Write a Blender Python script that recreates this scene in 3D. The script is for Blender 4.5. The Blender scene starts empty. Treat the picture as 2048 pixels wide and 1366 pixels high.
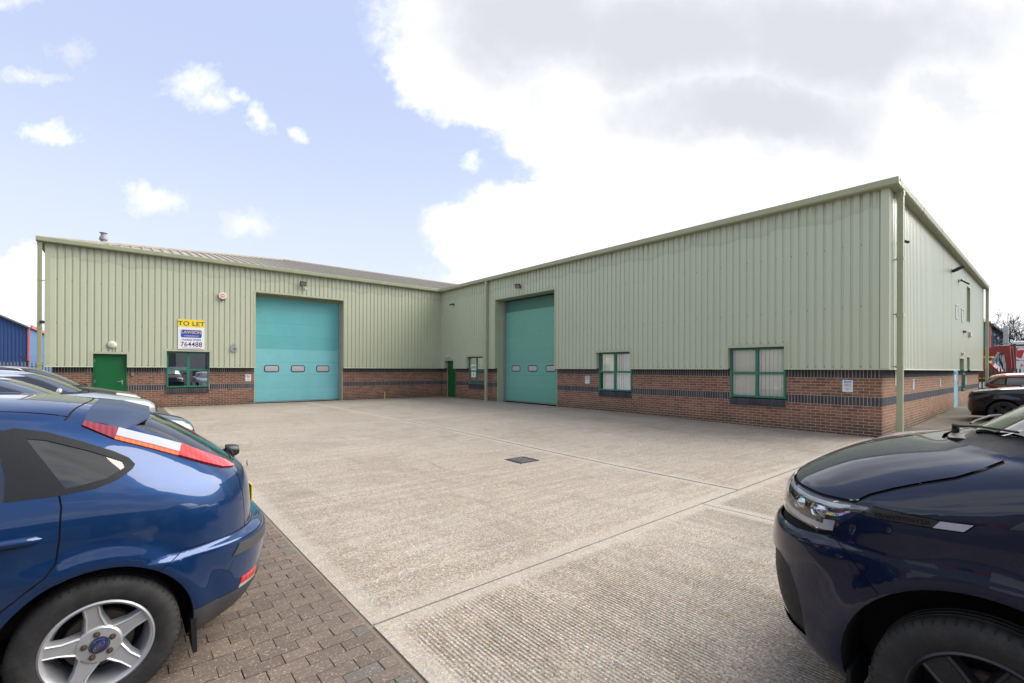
import bpy, bmesh, math, random
from math import sin, cos, pi, radians, sqrt, atan2
from mathutils import Vector, Matrix
random.seed(7)
scn = bpy.context.scene
COL = scn.collection

# ------------------------------------------------------------------ camera
CAMP = Vector((-13.603, -22.262, 1.633)); YAW = 0.7012; ROLL = 0.0037
cam_d = bpy.data.cameras.new('camera'); cam = bpy.data.objects.new('camera', cam_d); COL.objects.link(cam)
cam_d.sensor_width = 36.0; cam_d.lens = 36.0 * 925.04 / 2048
cam_d.shift_y = (738.14 - 683.0) / 2048
cam_d.clip_start = 0.05; cam_d.clip_end = 3000
_r = Vector((cos(YAW), -sin(YAW), 0)); _f = Vector((sin(YAW), cos(YAW), 0)); _u = Vector((0, 0, 1))
_r3 = _r * cos(ROLL) + _u * sin(ROLL); _u3 = _u * cos(ROLL) - _r * sin(ROLL)
M = Matrix.Identity(4)
for i in range(3):
    M[i][0] = _r3[i]; M[i][1] = _u3[i]; M[i][2] = -_f[i]; M[i][3] = CAMP[i]
cam.matrix_world = M
scn.camera = cam

# ------------------------------------------------------------------ view, sun, sky
scn.view_settings.view_transform = 'Standard'; scn.view_settings.look = 'None'
scn.view_settings.gamma = 1.0; scn.view_settings.use_curve_mapping = False
scn.view_settings.exposure = 1.12
SUN_EL, SUN_AZ = radians(42), atan2(-0.36, 0.93)       # towards the sun: to the right, veiled by thin cloud
sd = Vector((cos(SUN_EL) * cos(SUN_AZ), cos(SUN_EL) * sin(SUN_AZ), sin(SUN_EL)))
sun_d = bpy.data.lights.new('sun', 'SUN'); sun_d.energy = 2.9; sun_d.angle = radians(58); sun_d.color = (1.0, 0.95, 0.87)
sun = bpy.data.objects.new('sun', sun_d); COL.objects.link(sun); sun.location = (0, 0, 40)
sun.rotation_euler = (-sd).to_track_quat('-Z', 'Y').to_euler()

class NT:
    """small helper to write node trees"""
    def __init__(s, tree): s.t = tree; s.n = tree.nodes; s.l = tree.links
    def put(s, sock, v):
        if v is None: return
        if hasattr(v, 'node'): s.l.new(v, sock)
        else:
            if sock.type == 'RGBA' and not hasattr(v, '__len__'): v = (v, v, v, 1)
            elif sock.type == 'RGBA' and len(v) == 3: v = (*v, 1)
            elif sock.type == 'VECTOR' and not hasattr(v, '__len__'): v = (v, v, v)
            sock.default_value = v
    def add(s, kind, ins=None, out=0, **props):
        nd = s.n.new(kind)
        for k, v in props.items(): setattr(nd, k, v)
        for k, v in (ins or {}).items(): s.put(nd.inputs[k], v)
        return nd.outputs[out]
    def math(s, op, a, b=None, c=None, clamp=False):
        return s.add('ShaderNodeMath', {0: a, 1: b, 2: c}, operation=op, use_clamp=clamp)
    def vec(s, op, a, b=None, out=0): return s.add('ShaderNodeVectorMath', {0: a, 1: b}, out=out, operation=op)
    def noise(s, v, scale, detail=3, rough=.55, dist=0, out=0):
        return s.add('ShaderNodeTexNoise', {'Vector': v, 'Scale': scale, 'Detail': detail, 'Roughness': rough, 'Distortion': dist}, out=out)
    def ramp(s, f, lo, hi, a=0., b=1., smooth=True):
        return s.add('ShaderNodeMapRange', {0: f, 1: lo, 2: hi, 3: a, 4: b}, interpolation_type='SMOOTHSTEP' if smooth else 'LINEAR')
    def mix(s, f, a, b, mode='MIX'):
        nd = s.n.new('ShaderNodeMix'); nd.data_type = 'RGBA'; nd.blend_type = mode
        s.put(nd.inputs[0], f); s.put(nd.inputs[6], a); s.put(nd.inputs[7], b)
        return nd.outputs[2]
    def sep(s, v): 
        nd = s.n.new('ShaderNodeSeparateXYZ'); s.put(nd.inputs[0], v); return nd.outputs
    def comb(s, x, y, z=0.): return s.add('ShaderNodeCombineXYZ', {0: x, 1: y, 2: z})

world = bpy.data.worlds.new('World'); scn.world = world; world.use_nodes = True
wt = NT(world.node_tree); wt.n.clear()
def build_sky():
    t = wt
    d = t.add('ShaderNodeTexCoord', out=0)                       # Generated = direction
    sky = t.add('ShaderNodeTexSky', sky_type='NISHITA', sun_disc=False, sun_elevation=SUN_EL,
                sun_rotation=pi / 2 - SUN_AZ, air_density=1.0, dust_density=1.6, ozone_density=1.2, altitude=60)
    fw = t.vec('DOT_PRODUCT', d, tuple(_f), out=1); rt = t.vec('DOT_PRODUCT', d, tuple(_r), out=1)
    dz = t.sep(d)[2]
    fs = t.math('MAXIMUM', fw, .05)
    uv = t.comb(t.math('DIVIDE', rt, fs), t.math('DIVIDE', dz, fs))   # tangent plane facing the yard
    n1 = t.noise(uv, 2.6, 5, .62, out=1); n2 = t.noise(uv, 11, 4, .65, out=1)
    w1 = t.vec('MULTIPLY', t.vec('SUBTRACT', n1, (.5, .5, .5)), (.26, .2, 0))
    w2 = t.vec('MULTIPLY', t.vec('SUBTRACT', n2, (.5, .5, .5)), (.10, .075, 0))
    p = t.vec('ADD', t.vec('ADD', uv, w1), w2)
    ps = t.vec('ADD', t.vec('ADD', uv, t.vec('MULTIPLY', w1, (.25, .25, 0))), w2)
    def blobs(pt, lst):
        acc = None
        for (x, y, rx, ry) in lst:
            c = ((x - 1024) / 925, (738 - y) / 925, 0); k = (925 / rx, 925 / ry, 0)
            f = t.math('SUBTRACT', 1.0, t.vec('LENGTH', t.vec('MULTIPLY', t.vec('SUBTRACT', pt, c), k), out=1))
            acc = f if acc is None else t.math('MAXIMUM', acc, f)
        return acc
    big = blobs(p, [(1150, 30, 420, 250), (960, 130, 210, 130), (1500, 60, 620, 300), (1300, 260, 330, 130), (1950, 150, 600, 420),
                    (1130, 470, 300, 105), (1450, 400, 420, 200), (1850, 420, 520, 260), (1560, 560, 700, 130), (20, 580, 130, 110), (-300, 600, 300, 130)])
    small = blobs(ps, [(150, 102, 40, 27), (60, 160, 62, 16), (392, 172, 48, 40), (425, 205, 36, 24), (512, 245, 28, 32), (590, 272, 18, 14), (300, 402, 62, 32),
                       (95, 272, 58, 18), (495, 447, 52, 28), (470, 198, 20, 14), (30, 2, 60, 20), (940, 325, 22, 22)])
    # sky that the frame does not show: the same broken cloud, everywhere
    pl = t.vec('DIVIDE', d, t.comb(t.math('MAXIMUM', dz, .04), t.math('MAXIMUM', dz, .04), 1.0))
    gen = t.math('SUBTRACT', t.noise(t.vec('MULTIPLY', pl, (1, 1, 0)), .9, 7, .6), .47)
    rag = t.math('SUBTRACT', t.noise(uv, 26, 5, .7), .5)
    mb = t.ramp(t.math('ADD', big, t.math('MULTIPLY', rag, .26)), -.06, .22); ms = t.ramp(t.math('ADD', small, t.math('MULTIPLY', rag, 2.2)), -.25, 1.2, 0, .88, smooth=False); mg = t.ramp(gen, -.02, .12)
    front = t.ramp(fw, .34, .5)
    inn = t.math('MAXIMUM', mb, ms)
    mask = t.add('ShaderNodeMix', {0: front, 2: mg, 3: inn}, data_type='FLOAT')
    # grey undersides
    gb = blobs(p, [(1060, 40, 330, 170), (1300, 70, 420, 160), (1470, 220, 420, 120), (1680, 60, 460, 180)])
    shade = t.math('MAXIMUM', t.ramp(t.math('ADD', gb, t.math('MULTIPLY', t.math('SUBTRACT', t.noise(uv, 3.0, 4, .6), .5), .9)), -.35, .75), t.math('MULTIPLY', t.ramp(t.noise(p, 2.4, 5, .6), .40, .72), .8))
    shade = t.add('ShaderNodeMix', {0: front, 2: t.ramp(gen, .05, .3), 3: shade}, data_type='FLOAT')
    ccol = t.mix(shade, (6.2, 6.25, 6.4), (3.45, 3.55, 3.8))
    # thin bright veil towards the horizon
    veil = t.ramp(dz, .0, .55, .92, .0)
    base = t.mix(veil, t.mix(.82, sky, (2.95, 3.4, 4.75)), (4.15, 4.45, 4.9))
    col = t.mix(mask, base, ccol)
    bg = t.add('ShaderNodeBackground', {'Color': col, 'Strength': 0.1})
    o = t.n.new('ShaderNodeOutputWorld'); t.l.new(bg, o.inputs[0])
build_sky()
world.cycles.sampling_method = 'MANUAL'; world.cycles.sample_map_resolution = 512

# ------------------------------------------------------------------ materials
MATS = {}
def newmat(name):
    m = bpy.data.materials.new(name); m.use_nodes = True; MATS[name] = m
    t = NT(m.node_tree); t.b = t.n['Principled BSDF']
    t.pos = lambda: t.add('ShaderNodeNewGeometry')
    return m, t
def setp(t, **k):
    for a, v in k.items():
        t.put(t.b.inputs[a.replace('_', ' ').title().replace('Ior', 'IOR').replace('Specular Ior', 'Specular IOR')], v)
def bump(t, h, strength=.3, dist=.01):
    t.put(t.b.inputs['Normal'], t.add('ShaderNodeBump', {'Height': h, 'Strength': strength, 'Distance': dist}))
def simple(name, col, rough=.5, metal=0., var=.06, vs=6., coat=0., bmp=0., spec=.5):
    m, t = newmat(name); g = t.pos()
    if var:
        n = t.noise(g, vs, 4, .6); c = t.mix(n, tuple(x * (1 - var) for x in col), tuple(x * (1 + var) for x in col))
        setp(t, base_color=c); t.put(t.b.inputs['Roughness'], t.ramp(n, .3, .7, max(.02, rough - .06), rough + .06))
        if bmp: bump(t, t.noise(g, 90, 2), bmp, .004)
    else: setp(t, base_color=col); setp(t, roughness=rough)
    setp(t, metallic=metal); t.b.inputs['Coat Weight'].default_value = coat; t.b.inputs['Coat Roughness'].default_value = .03
    t.b.inputs['Specular IOR Level'].default_value = spec
    return m

def cladding_mat(name, base, stain):
    m, t = newmat(name); g = t.pos(); x, y, z = t.sep(g)
    big = t.noise(g, .35, 3, .5); streak = t.noise(t.vec('MULTIPLY', g, (9, 9, .35)), 1.0, 4, .6); fine = t.noise(g, 40, 2)
    c = t.mix(big, tuple(v * .95 for v in base), tuple(v * 1.05 for v in base))
    c = t.mix(t.ramp(streak, .45, .8, 0, .22), c, tuple(v * .72 for v in base))
    if stain:
        # stain band with a wavy lower edge; darker streaks towards the top
        edge = t.math('ADD', t.noise(t.comb(t.math('MULTIPLY', t.math('ADD', x, y), .9), 0, 0), 1.3, 3, .6), 0)
        lim = t.math('ADD', 5.02, t.math('MULTIPLY', edge, .75))
        dd = t.math('SUBTRACT', z, lim)
        line = t.math('MULTIPLY', t.ramp(dd, -.035, .0), t.ramp(dd, .0, .22, 1., .30))
        line = t.math('MULTIPLY', line, t.ramp(fine, .2, .7, .6, 1.))
        c = t.mix(t.math('MULTIPLY', line, .26), c, (.20, .19, .13))
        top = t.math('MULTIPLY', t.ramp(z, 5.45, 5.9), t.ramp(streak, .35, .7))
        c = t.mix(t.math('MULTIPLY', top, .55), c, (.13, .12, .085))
    setp(t, base_color=c); t.put(t.b.inputs['Roughness'], t.ramp(fine, .3, .7, .27, .38))
    bump(t, t.math('ADD', t.math('MULTIPLY', t.noise(g, 1.6, 2), 1.), t.math('MULTIPLY', fine, .04)), .22, .02)
    return m
def brick_mat(name, cols, dark, moss):
    m, t = newmat(name); g = t.pos(); x, y, z = t.sep(g)
    r = t.math('FRACT', t.math('ADD', t.add('ShaderNodeObjectInfo', out=5), t.add('ShaderNodeAttribute', out=2, attribute_name='rnd')))
    cr = t.n.new('ShaderNodeValToRGB'); t.l.new(r, cr.inputs[0]); e = cr.color_ramp.elements
    e[0].color = (*cols[0], 1); e[1].color = (*cols[-1], 1)
    for i, c in enumerate(cols[1:-1]):
        k = e.new((i + 1) / (len(cols) - 1)); k.color = (*c, 1)
    n = t.noise(g, 26, 4, .65); f = t.noise(g, 110, 2)
    c = t.mix(t.ramp(n, .42, .72, 0, .55), cr.outputs[0], dark)
    c = t.mix(t.ramp(f, .6, .8, 0, .3), c, (.42, .30, .22))
    if moss:
        mz = t.math('SUBTRACT', z, t.math('MULTIPLY', t.noise(g, 1.7, 4, .6), .75))
        c = t.mix(t.ramp(mz, -.34, .12, .72, 0.), c, (.058, .047, .027))
    setp(t, base_color=c, roughness=.86); bump(t, t.math('ADD', f, n), .35, .004)
    return m
def concrete_mat(name, ax, rib):
    m, t = newmat(name); g = t.pos(); x, y, z = t.sep(g)
    edge = t.add('ShaderNodeAttribute', out=2, attribute_name='edge')
    big = t.noise(g, .33, 4, .6); med = t.noise(g, 1.7, 5, .65)
    a = (1, .12, 1) if ax == 0 else (.12, 1, 1)
    a = (.10, 1, 1) if ax == 0 else (1, .10, 1)
    streak = t.noise(t.vec('MULTIPLY', g, a), 9, 5, .7)
    vo = t.n.new('ShaderNodeTexVoronoi'); vo.inputs['Scale'].default_value = 105; t.l.new(g, vo.inputs['Vector'])
    stone = t.add('ShaderNodeSeparateColor', {0: vo.outputs['Color']})
    v2 = t.n.new('ShaderNodeTexVoronoi'); v2.inputs['Scale'].default_value = 72; t.l.new(g, v2.inputs['Vector'])
    s2 = t.add('ShaderNodeSeparateColor', {0: v2.outputs['Color']})
    c = t.mix(med, (.272, .238, .197), (.352, .312, .264))
    c = t.mix(t.ramp(big, .35, .68, 0, .55), c, (.235, .190, .142))
    mot = t.noise(g, 30, 3, .7); c = t.mix(t.ramp(mot, .5, .70, 0, .4), c, (.50, .435, .355)); c = t.mix(t.ramp(mot, .50, .3, 0, .45), c, (.15, .122, .095)); m2 = t.noise(g, 75, 2, .6); c = t.mix(t.ramp(m2, .52, .34, 0, .42), c, (.12, .10, .08))
    c = t.mix(t.ramp(streak, .42, .66, 0, .55), c, (.39, .355, .305))
    c = t.mix(t.ramp(streak, .5, .28, 0, .3), c, (.22, .185, .15))
    c = t.mix(t.ramp(stone, .0, .36, .68, 0.), c, (.075, .062, .05))
    c = t.mix(t.ramp(stone, .74, .93, 0., .55), c, (.62, .54, .43))
    c = t.mix(t.ramp(s2, .80, .93, 0., .45), c, (.36, .22, .12))
    c = t.mix(t.ramp(s2, .1, .02, 0., .25), c, (.52, .48, .42))
    # darker blotches near the walls and drips of oil, with shapes of their own
    blotch = t.noise(g, .9, 5, .7)
    near = t.math('MAXIMUM', t.ramp(y, -2.6, .3), t.math('MULTIPLY', t.ramp(x, -1.5, .3), .8))
    c = t.mix(t.math('MULTIPLY', near, t.ramp(blotch, .3, .62, .2, .8)), c, (.14, .122, .095))
    st = t.noise(g, .55, 6, .72, .6); c = t.mix(t.ramp(st, .50, .66, 0, .26), c, (.155, .128, .098)); c = t.mix(t.ramp(st, .42, .30, 0, .30), c, (.42, .385, .33))
    trk = t.math('ABSOLUTE', t.math('SUBTRACT', t.noise(t.vec('MULTIPLY', g, (.55, .16, 1)), 1.0, 3, .5), .5)); c = t.mix(t.math('MULTIPLY', t.ramp(trk, .022, .004), t.ramp(med, .35, .6, .0, .22)), c, (.13, .11, .088))
    oil = t.noise(g, 2.4, 3, .5)
    c = t.mix(t.ramp(oil, .70, .80, 0, .35), c, (.10, .088, .075))
    c = t.mix(t.math('MULTIPLY', edge, .42), c, (.41, .37, .315))
    setp(t, base_color=c, roughness=.9)
    h = t.math('ADD', t.math('MULTIPLY', stone, .35), t.math('MULTIPLY', streak, .5))
    if rib:
        q = x if ax == 1 else y
        wv = t.math('SINE', t.math('ADD', t.math('MULTIPLY', q, 2 * pi / .028), t.math('MULTIPLY', t.noise(t.vec('MULTIPLY', g, a), 2.0, 4), 6.)))
        keep = t.math('MULTIPLY', t.math('SUBTRACT', 1., edge), t.ramp(t.noise(g, .7, 4, .6), .35, .62, .08, .9))
        h = t.math('ADD', h, t.math('MULTIPLY', t.math('MULTIPLY', wv, keep), .9))
        t.put(t.b.inputs['Base Color'], t.mix(t.math('MULTIPLY', t.math('MULTIPLY', t.ramp(wv, -.2, -.9), keep), .42), c, (.13, .11, .09)))
    bump(t, h, .8, .009)
    return m
def paver_mat(name, moss):
    m, t = newmat(name); g = t.pos()
    r = t.math('FRACT', t.math('ADD', t.add('ShaderNodeObjectInfo', out=5), t.add('ShaderNodeAttribute', out=2, attribute_name='rnd')))
    c = t.mix(r, (.110, .083, .066), (.165, .126, .100))
    c = t.mix(t.ramp(r, .93, .95), c, (.120, .108, .095))
    vo = t.n.new('ShaderNodeTexVoronoi'); vo.inputs['Scale'].default_value = 150; t.l.new(g, vo.inputs['Vector'])
    s = t.add('ShaderNodeSeparateColor', {0: vo.outputs['Color']})
    c = t.mix(t.ramp(s, .88, .98, 0, .55), c, (.42, .36, .30)); c = t.mix(t.ramp(s, .0, .3, .5, 0), c, (.06, .045, .036))
    c = t.mix(t.ramp(t.noise(g, 1.2, 4), .4, .7, 0, .4), c, (.10, .075, .055))
    if moss: c = t.mix(t.ramp(t.noise(g, .8, 5, .7), .36, .6), c, (.052, .043, .022))
    setp(t, base_color=c, roughness=.85); bump(t, s, .4, .004)
    return m

CLAD = (.455, .48, .345); CLAD2 = (.455, .50, .37)
cladding_mat('cladding_olive', CLAD, True); cladding_mat('cladding_sage', CLAD2, True); cladding_mat('cladding_plain_lit', (.50, .53, .40), False)  # end wall copy is paler, painting the brighter light on that side
simple('trim_sage', (.40, .425, .30), .42, 0, .10, 2.5)
simple('gutter_green', (.36, .385, .255), .48, 0, .16, 3.)
simple('trim_olive', (.27, .28, .17), .5, 0, .12, 2.)
RED = [(.205, .092, .060), (.255, .118, .076), (.170, .076, .052), (.285, .148, .098), (.222, .102, .066), (.130, .066, .050)]
brick_mat('brick_red', RED, (.085, .038, .028), True)
brick_mat('brick_orange', [(.30, .15, .085), (.34, .18, .105), (.26, .125, .07), (.36, .20, .12)], (.2, .09, .05), True)
brick_mat('brick_blue', [(.038, .040, .052), (.055, .058, .075), (.030, .031, .040), (.070, .070, .082)], (.022, .022, .028), False)
simple('mortar', (.47, .385, .295), .95, 0, .15, 9.)
simple('roof_sheet_grey', (.30, .272, .232), .9, 0, .35, 3.5, bmp=.4)
concrete_mat('concrete_x', 0, False); concrete_mat('concrete_y', 1, True)
simple('joint_soil', (.050, .046, .032), .95, 0, .3, 5.)
paver_mat('paver', False); paver_mat('paver_mossy', True)
simple('asphalt', (.075, .072, .068), .92, 0, .2, 2., bmp=.4)
simple('door_green', (.006, .112, .034), .38, 0, .05, 3., spec=.4)
simple('frame_green', (.020, .165, .105), .4, 0, .08, 4.)
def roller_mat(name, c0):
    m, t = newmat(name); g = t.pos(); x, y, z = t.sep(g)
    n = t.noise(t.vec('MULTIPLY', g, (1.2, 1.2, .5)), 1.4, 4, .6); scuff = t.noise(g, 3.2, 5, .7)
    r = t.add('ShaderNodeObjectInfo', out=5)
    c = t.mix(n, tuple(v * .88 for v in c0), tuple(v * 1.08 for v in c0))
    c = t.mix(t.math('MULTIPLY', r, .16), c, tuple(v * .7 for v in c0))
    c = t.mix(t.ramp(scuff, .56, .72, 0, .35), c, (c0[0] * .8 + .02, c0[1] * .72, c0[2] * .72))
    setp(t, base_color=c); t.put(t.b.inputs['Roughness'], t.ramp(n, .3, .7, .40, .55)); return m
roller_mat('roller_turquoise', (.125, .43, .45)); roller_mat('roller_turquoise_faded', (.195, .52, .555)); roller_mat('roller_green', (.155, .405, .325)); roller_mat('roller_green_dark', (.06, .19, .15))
simple('rubber', (.015, .015, .016), .65, 0, .1, 8., spec=.2)
simple('alu', (.42, .43, .43), .42, .8, .1, 9.)
simple('galv', (.34, .36, .36), .5, .5, .15, 9.)
simple('white_plastic', (.62, .62, .60), .45, 0, .05, 8.)
simple('cream_plastic', (.56, .54, .44), .5, 0, .08, 8.)
simple('black_plastic', (.018, .018, .020), .5, 0, .1, 8.)
simple('grey_plastic', (.20, .20, .20), .5, 0, .1, 8.)
simple('blind', (.88, .85, .77), .8, 0, .06, 4.)
simple('board_ply', (.42, .34, .20), .8, 0, .12, 4.)
simple('sign_white', (.72, .72, .73), .4, 0, .02, 4.)
simple('sign_yellow', (.80, .60, .01), .45, 0, .03, 4.)
simple('ink_navy', (.016, .022, .11), .5, 0, 0); simple('ink_blue', (.012, .06, .36), .4, 0, 0); simple('ink_red', (.5, .03, .03), .5, 0, 0); simple('ink_black', (.02, .02, .02), .5, 0, 0)
simple('ink_gold', (.80, .50, .06), .45, 0, 0); simple('ink_lightblue', (.05, .25, .62), .45, 0, 0)
simple('door_blue', (.25, .47, .56), .45, 0, .12, 4.)
simple('lamp_red', (.20, .03, .025), .3, 0, 0)
simple('iron', (.075, .075, .08), .6, .4, .3, 12.)
simple('iron_bar', (.21, .20, .185), .7, .2, .2, 12.)
simple('dark_void', (.004, .004, .004), .95, 0, 0)
def glass_mat(name, tint, alpha, rough=.01):
    m, t = newmat(name); t.n.remove(t.b)
    tr = t.add('ShaderNodeBsdfTransparent', {'Color': tint}); gl = t.add('ShaderNodeBsdfGlossy', {'Color': (1, 1, 1), 'Roughness': rough})
    fr = t.add('ShaderNodeFresnel', {'IOR': 1.5}); f = t.math('ADD', t.math('MULTIPLY', fr, 1.0), alpha, clamp=True)
    mx = t.add('ShaderNodeMixShader', {0: f, 1: tr, 2: gl}); t.l.new(mx, t.n['Material Output'].inputs[0]); return m
glass_mat('window_glass', (.93, .95, .94), .05); glass_mat('window_glass_dark', (.22, .25, .25), .42)
glass_mat('vision_glass', (.55, .57, .58), .25, .03)

# ------------------------------------------------------------------ mesh helpers
def new_obj(name, me, parent=None):
    o = bpy.data.objects.new(name, me); COL.objects.link(o)
    if parent: o.parent = parent
    return o
def tag(o, label=None, cat=None, group=None, kind=None):
    if label: o['label'] = label
    if cat: o['category'] = cat
    if group: o['group'] = group
    if kind: o['kind'] = kind
    return o
def empty(name, loc=(0, 0, 0), rz=0., label=None, cat=None, group=None):
    o = bpy.data.objects.new(name, None); COL.objects.link(o); o.location = loc; o.rotation_euler = (0, 0, rz); o.empty_display_size = .2
    return tag(o, label, cat, group)
class MB:
    def __init__(s): s.v = []; s.f = []; s.a = []; s.m = []; s.cm = 0
    def face(s, pts, a=0.):
        n = len(s.v); s.v += [tuple(p) for p in pts]; s.f.append(tuple(range(n, n + len(pts)))); s.a.append(a); s.m.append(s.cm)
    def box(s, x0, x1, y0, y1, z0, z1, a=0., skip=''):
        n = len(s.v)
        s.v += [(x0, y0, z0), (x1, y0, z0), (x1, y1, z0), (x0, y1, z0), (x0, y0, z1), (x1, y0, z1), (x1, y1, z1), (x0, y1, z1)]
        for k, q in (('b', (3, 2, 1, 0)), ('t', (4, 5, 6, 7)), ('s', (0, 1, 5, 4)), ('e', (1, 2, 6, 5)), ('n', (2, 3, 7, 6)), ('w', (3, 0, 4, 7))):
            if k not in skip: s.f.append(tuple(n + i for i in q)); s.a.append(a); s.m.append(s.cm)
    def prism(s, pts, axis, a0, a1, cap=True):
        """extrude a 2-D polygon: axis 0 (pts = y,z), 1 (pts = x,z), 2 (pts = x,y)"""
        def P(q, a): return (a, q[0], q[1]) if axis == 0 else (q[0], a, q[1]) if axis == 1 else (q[0], q[1], a)
        n = len(s.v); k = len(pts)
        s.v += [P(q, a0) for q in pts] + [P(q, a1) for q in pts]
        for i in range(k):
            j = (i + 1) % k; s.f.append((n + i, n + j, n + k + j, n + k + i)); s.a.append(0.); s.m.append(s.cm)
        if cap:
            s.f.append(tuple(n + i for i in reversed(range(k)))); s.f.append(tuple(n + k + i for i in range(k))); s.a += [0., 0.]; s.m += [s.cm, s.cm]
    def tube(s, path, r, seg=8, cap=True):
        n0 = len(s.v); path = [Vector(p) for p in path]; rs = r if hasattr(r, '__len__') else [r] * len(path)
        prev = None
        for i, p in enumerate(path):
            d = (path[min(i + 1, len(path) - 1)] - path[max(i - 1, 0)]).normalized()
            if prev is None: a = d.orthogonal().normalized()
            else: a = (prev - d * prev.dot(d)).normalized()
            prev = a; b = d.cross(a)
            for k in range(seg):
                w = 2 * pi * k / seg; s.v.append(tuple(p + (a * cos(w) + b * sin(w)) * rs[i]))
        for i in range(len(path) - 1):
            for k in range(seg):
                k2 = (k + 1) % seg; s.f.append((n0 + i * seg + k, n0 + i * seg + k2, n0 + (i + 1) * seg + k2, n0 + (i + 1) * seg + k)); s.a.append(0.); s.m.append(s.cm)
        if cap:
            s.f.append(tuple(n0 + k for k in reversed(range(seg)))); e = n0 + (len(path) - 1) * seg; s.f.append(tuple(e + k for k in range(seg))); s.a += [0., 0.]; s.m += [s.cm, s.cm]
    def lathe(s, prof, seg=32, axis='z', close=False, c=(0, 0, 0)):
        n0 = len(s.v); k = len(prof)
        for j in range(seg):
            w = 2 * pi * j / seg
            for (r, h) in prof:
                p = (r * cos(w), r * sin(w), h) if axis == 'z' else (r * cos(w), h, r * sin(w)) if axis == 'y' else (h, r * cos(w), r * sin(w))
                s.v.append((p[0] + c[0], p[1] + c[1], p[2] + c[2]))
        for j in range(seg):
            j2 = (j + 1) % seg
            for i in range(k - 1 + (1 if close else 0)):
                i2 = (i + 1) % k; s.f.append((n0 + j * k + i, n0 + j2 * k + i, n0 + j2 * k + i2, n0 + j * k + i2)); s.a.append(0.); s.m.append(s.cm)
    def build(s, name, mat, parent=None, smooth=False, attr=None, weld=False, bevel=0., angle=None):
        me = bpy.data.meshes.new(name); me.from_pydata(s.v, [], s.f)
        mats = mat if isinstance(mat, (list, tuple)) else [mat]
        for q in mats: me.materials.append(MATS[q] if isinstance(q, str) else q)
        if len(mats) > 1: me.polygons.foreach_set('material_index', s.m)
        if attr:
            at = me.attributes.new(attr, 'FLOAT', 'FACE'); at.data.foreach_set('value', s.a)
        bm = bmesh.new(); bm.from_mesh(me)
        if weld: bmesh.ops.remove_doubles(bm, verts=bm.verts, dist=1e-5)
        bmesh.ops.recalc_face_normals(bm, faces=bm.faces)
        if bevel:
            bmesh.ops.remove_doubles(bm, verts=bm.verts, dist=1e-5)
            ed = [e for e in bm.edges if len(e.link_faces) == 2 and e.calc_face_angle(0) > .5]
            bmesh.ops.bevel(bm, geom=ed, offset=bevel, segments=2, profile=.6, affect='EDGES', clamp_overlap=True)
        bm.to_mesh(me); bm.free()
        if smooth:
            me.polygons.foreach_set('use_smooth', [True] * len(me.polygons))
            if angle is not None: me.set_sharp_from_angle(angle=angle)
        me.update()
        return new_obj(name, me, parent)
def text(name, s, size, loc, rot, mat, parent, align='CENTER', ext=.001, sx=1., shear=0., space=1.):
    cu = bpy.data.curves.new(name, 'FONT'); cu.body = s; cu.size = size; cu.align_x = align; cu.extrude = ext; cu.shear = shear; cu.space_character = space; cu.offset = size * .012
    tmp = bpy.data.objects.new(name, cu); COL.objects.link(tmp)
    me = bpy.data.meshes.new(name); o = new_obj(name, me, parent); o.location = loc; o.rotation_euler = rot; o.scale = (sx, 1, 1)
    TEXTS.append((tmp, o, mat)); return o
TEXTS = []
def flush_text():                   # turn the lettering into meshes, all at once
    dg = bpy.context.evaluated_depsgraph_get()
    for tmp, o, mat in TEXTS:
        me = bpy.data.meshes.new_from_object(tmp.evaluated_get(dg)); me.materials.clear(); me.materials.append(MATS[mat]); me.name = o.name; users = [q for q in COL.objects if q.data == o.data]
        for q in users: q.data = me
    for tmp, o, mat in TEXTS: cu = tmp.data; bpy.data.objects.remove(tmp); bpy.data.curves.remove(cu)
ROT_S = (pi / 2, 0, 0)              # lettering on a wall that faces -Y
ROT_W = (pi / 2, 0, -pi / 2)        # lettering on a wall that faces -X
def sst(a, b, x):
    t = min(1., max(0., (x - a) / (b - a))); return t * t * (3 - 2 * t)
def gh(x, y):                       # height of the made ground
    return .095 * sst(-18.5, -10, y) + .03 * sst(-5, 0, x) * (1 - sst(-18.5, -12, y)) + .21 * sst(4, 19, x)

# ------------------------------------------------------------------ ground
def sheet(name, xs, ys, mat, dz=0., parent=None, edge=None, skirt=.0):
    vs = [(x, y, gh(x, y) + dz) for y in ys for x in xs]; nx = len(xs)
    fs = [(j * nx + i, j * nx + i + 1, (j + 1) * nx + i + 1, (j + 1) * nx + i) for j in range(len(ys) - 1) for i in range(nx - 1)]
    if skirt:
        ring = [i for i in range(nx)] + [j * nx + nx - 1 for j in range(1, len(ys))] + [(len(ys) - 1) * nx + i for i in range(nx - 2, -1, -1)] + [j * nx for j in range(len(ys) - 2, 0, -1)]
        n0 = len(vs); vs += [(vs[i][0], vs[i][1], vs[i][2] - skirt) for i in ring]; k = len(ring)
        fs += [(ring[(i + 1) % k], ring[i], n0 + i, n0 + (i + 1) % k) for i in range(k)]
    me = bpy.data.meshes.new(name); me.from_pydata(vs, [], fs); me.materials.append(MATS[mat])
    if edge is not None:
        at = me.attributes.new('edge', 'FLOAT', 'POINT')
        at.data.foreach_set('value', [1. if k >= nx * len(ys) or edge(v) else 0. for k, v in enumerate(vs)])
    me.update(); return new_obj(name, me, parent)
def span(a, b, step, rim=0.):
    n = max(1, int(round((b - a - 2 * rim) / step))); r = [a + rim + (b - a - 2 * rim) * i / n for i in range(n + 1)]
    return ([a, a + rim * .55] + r + [b - rim * .55, b]) if rim else r
far = [-900, -300, -120, -60] + span(-36, 48, 3) + [70, 120, 300, 900]
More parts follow.
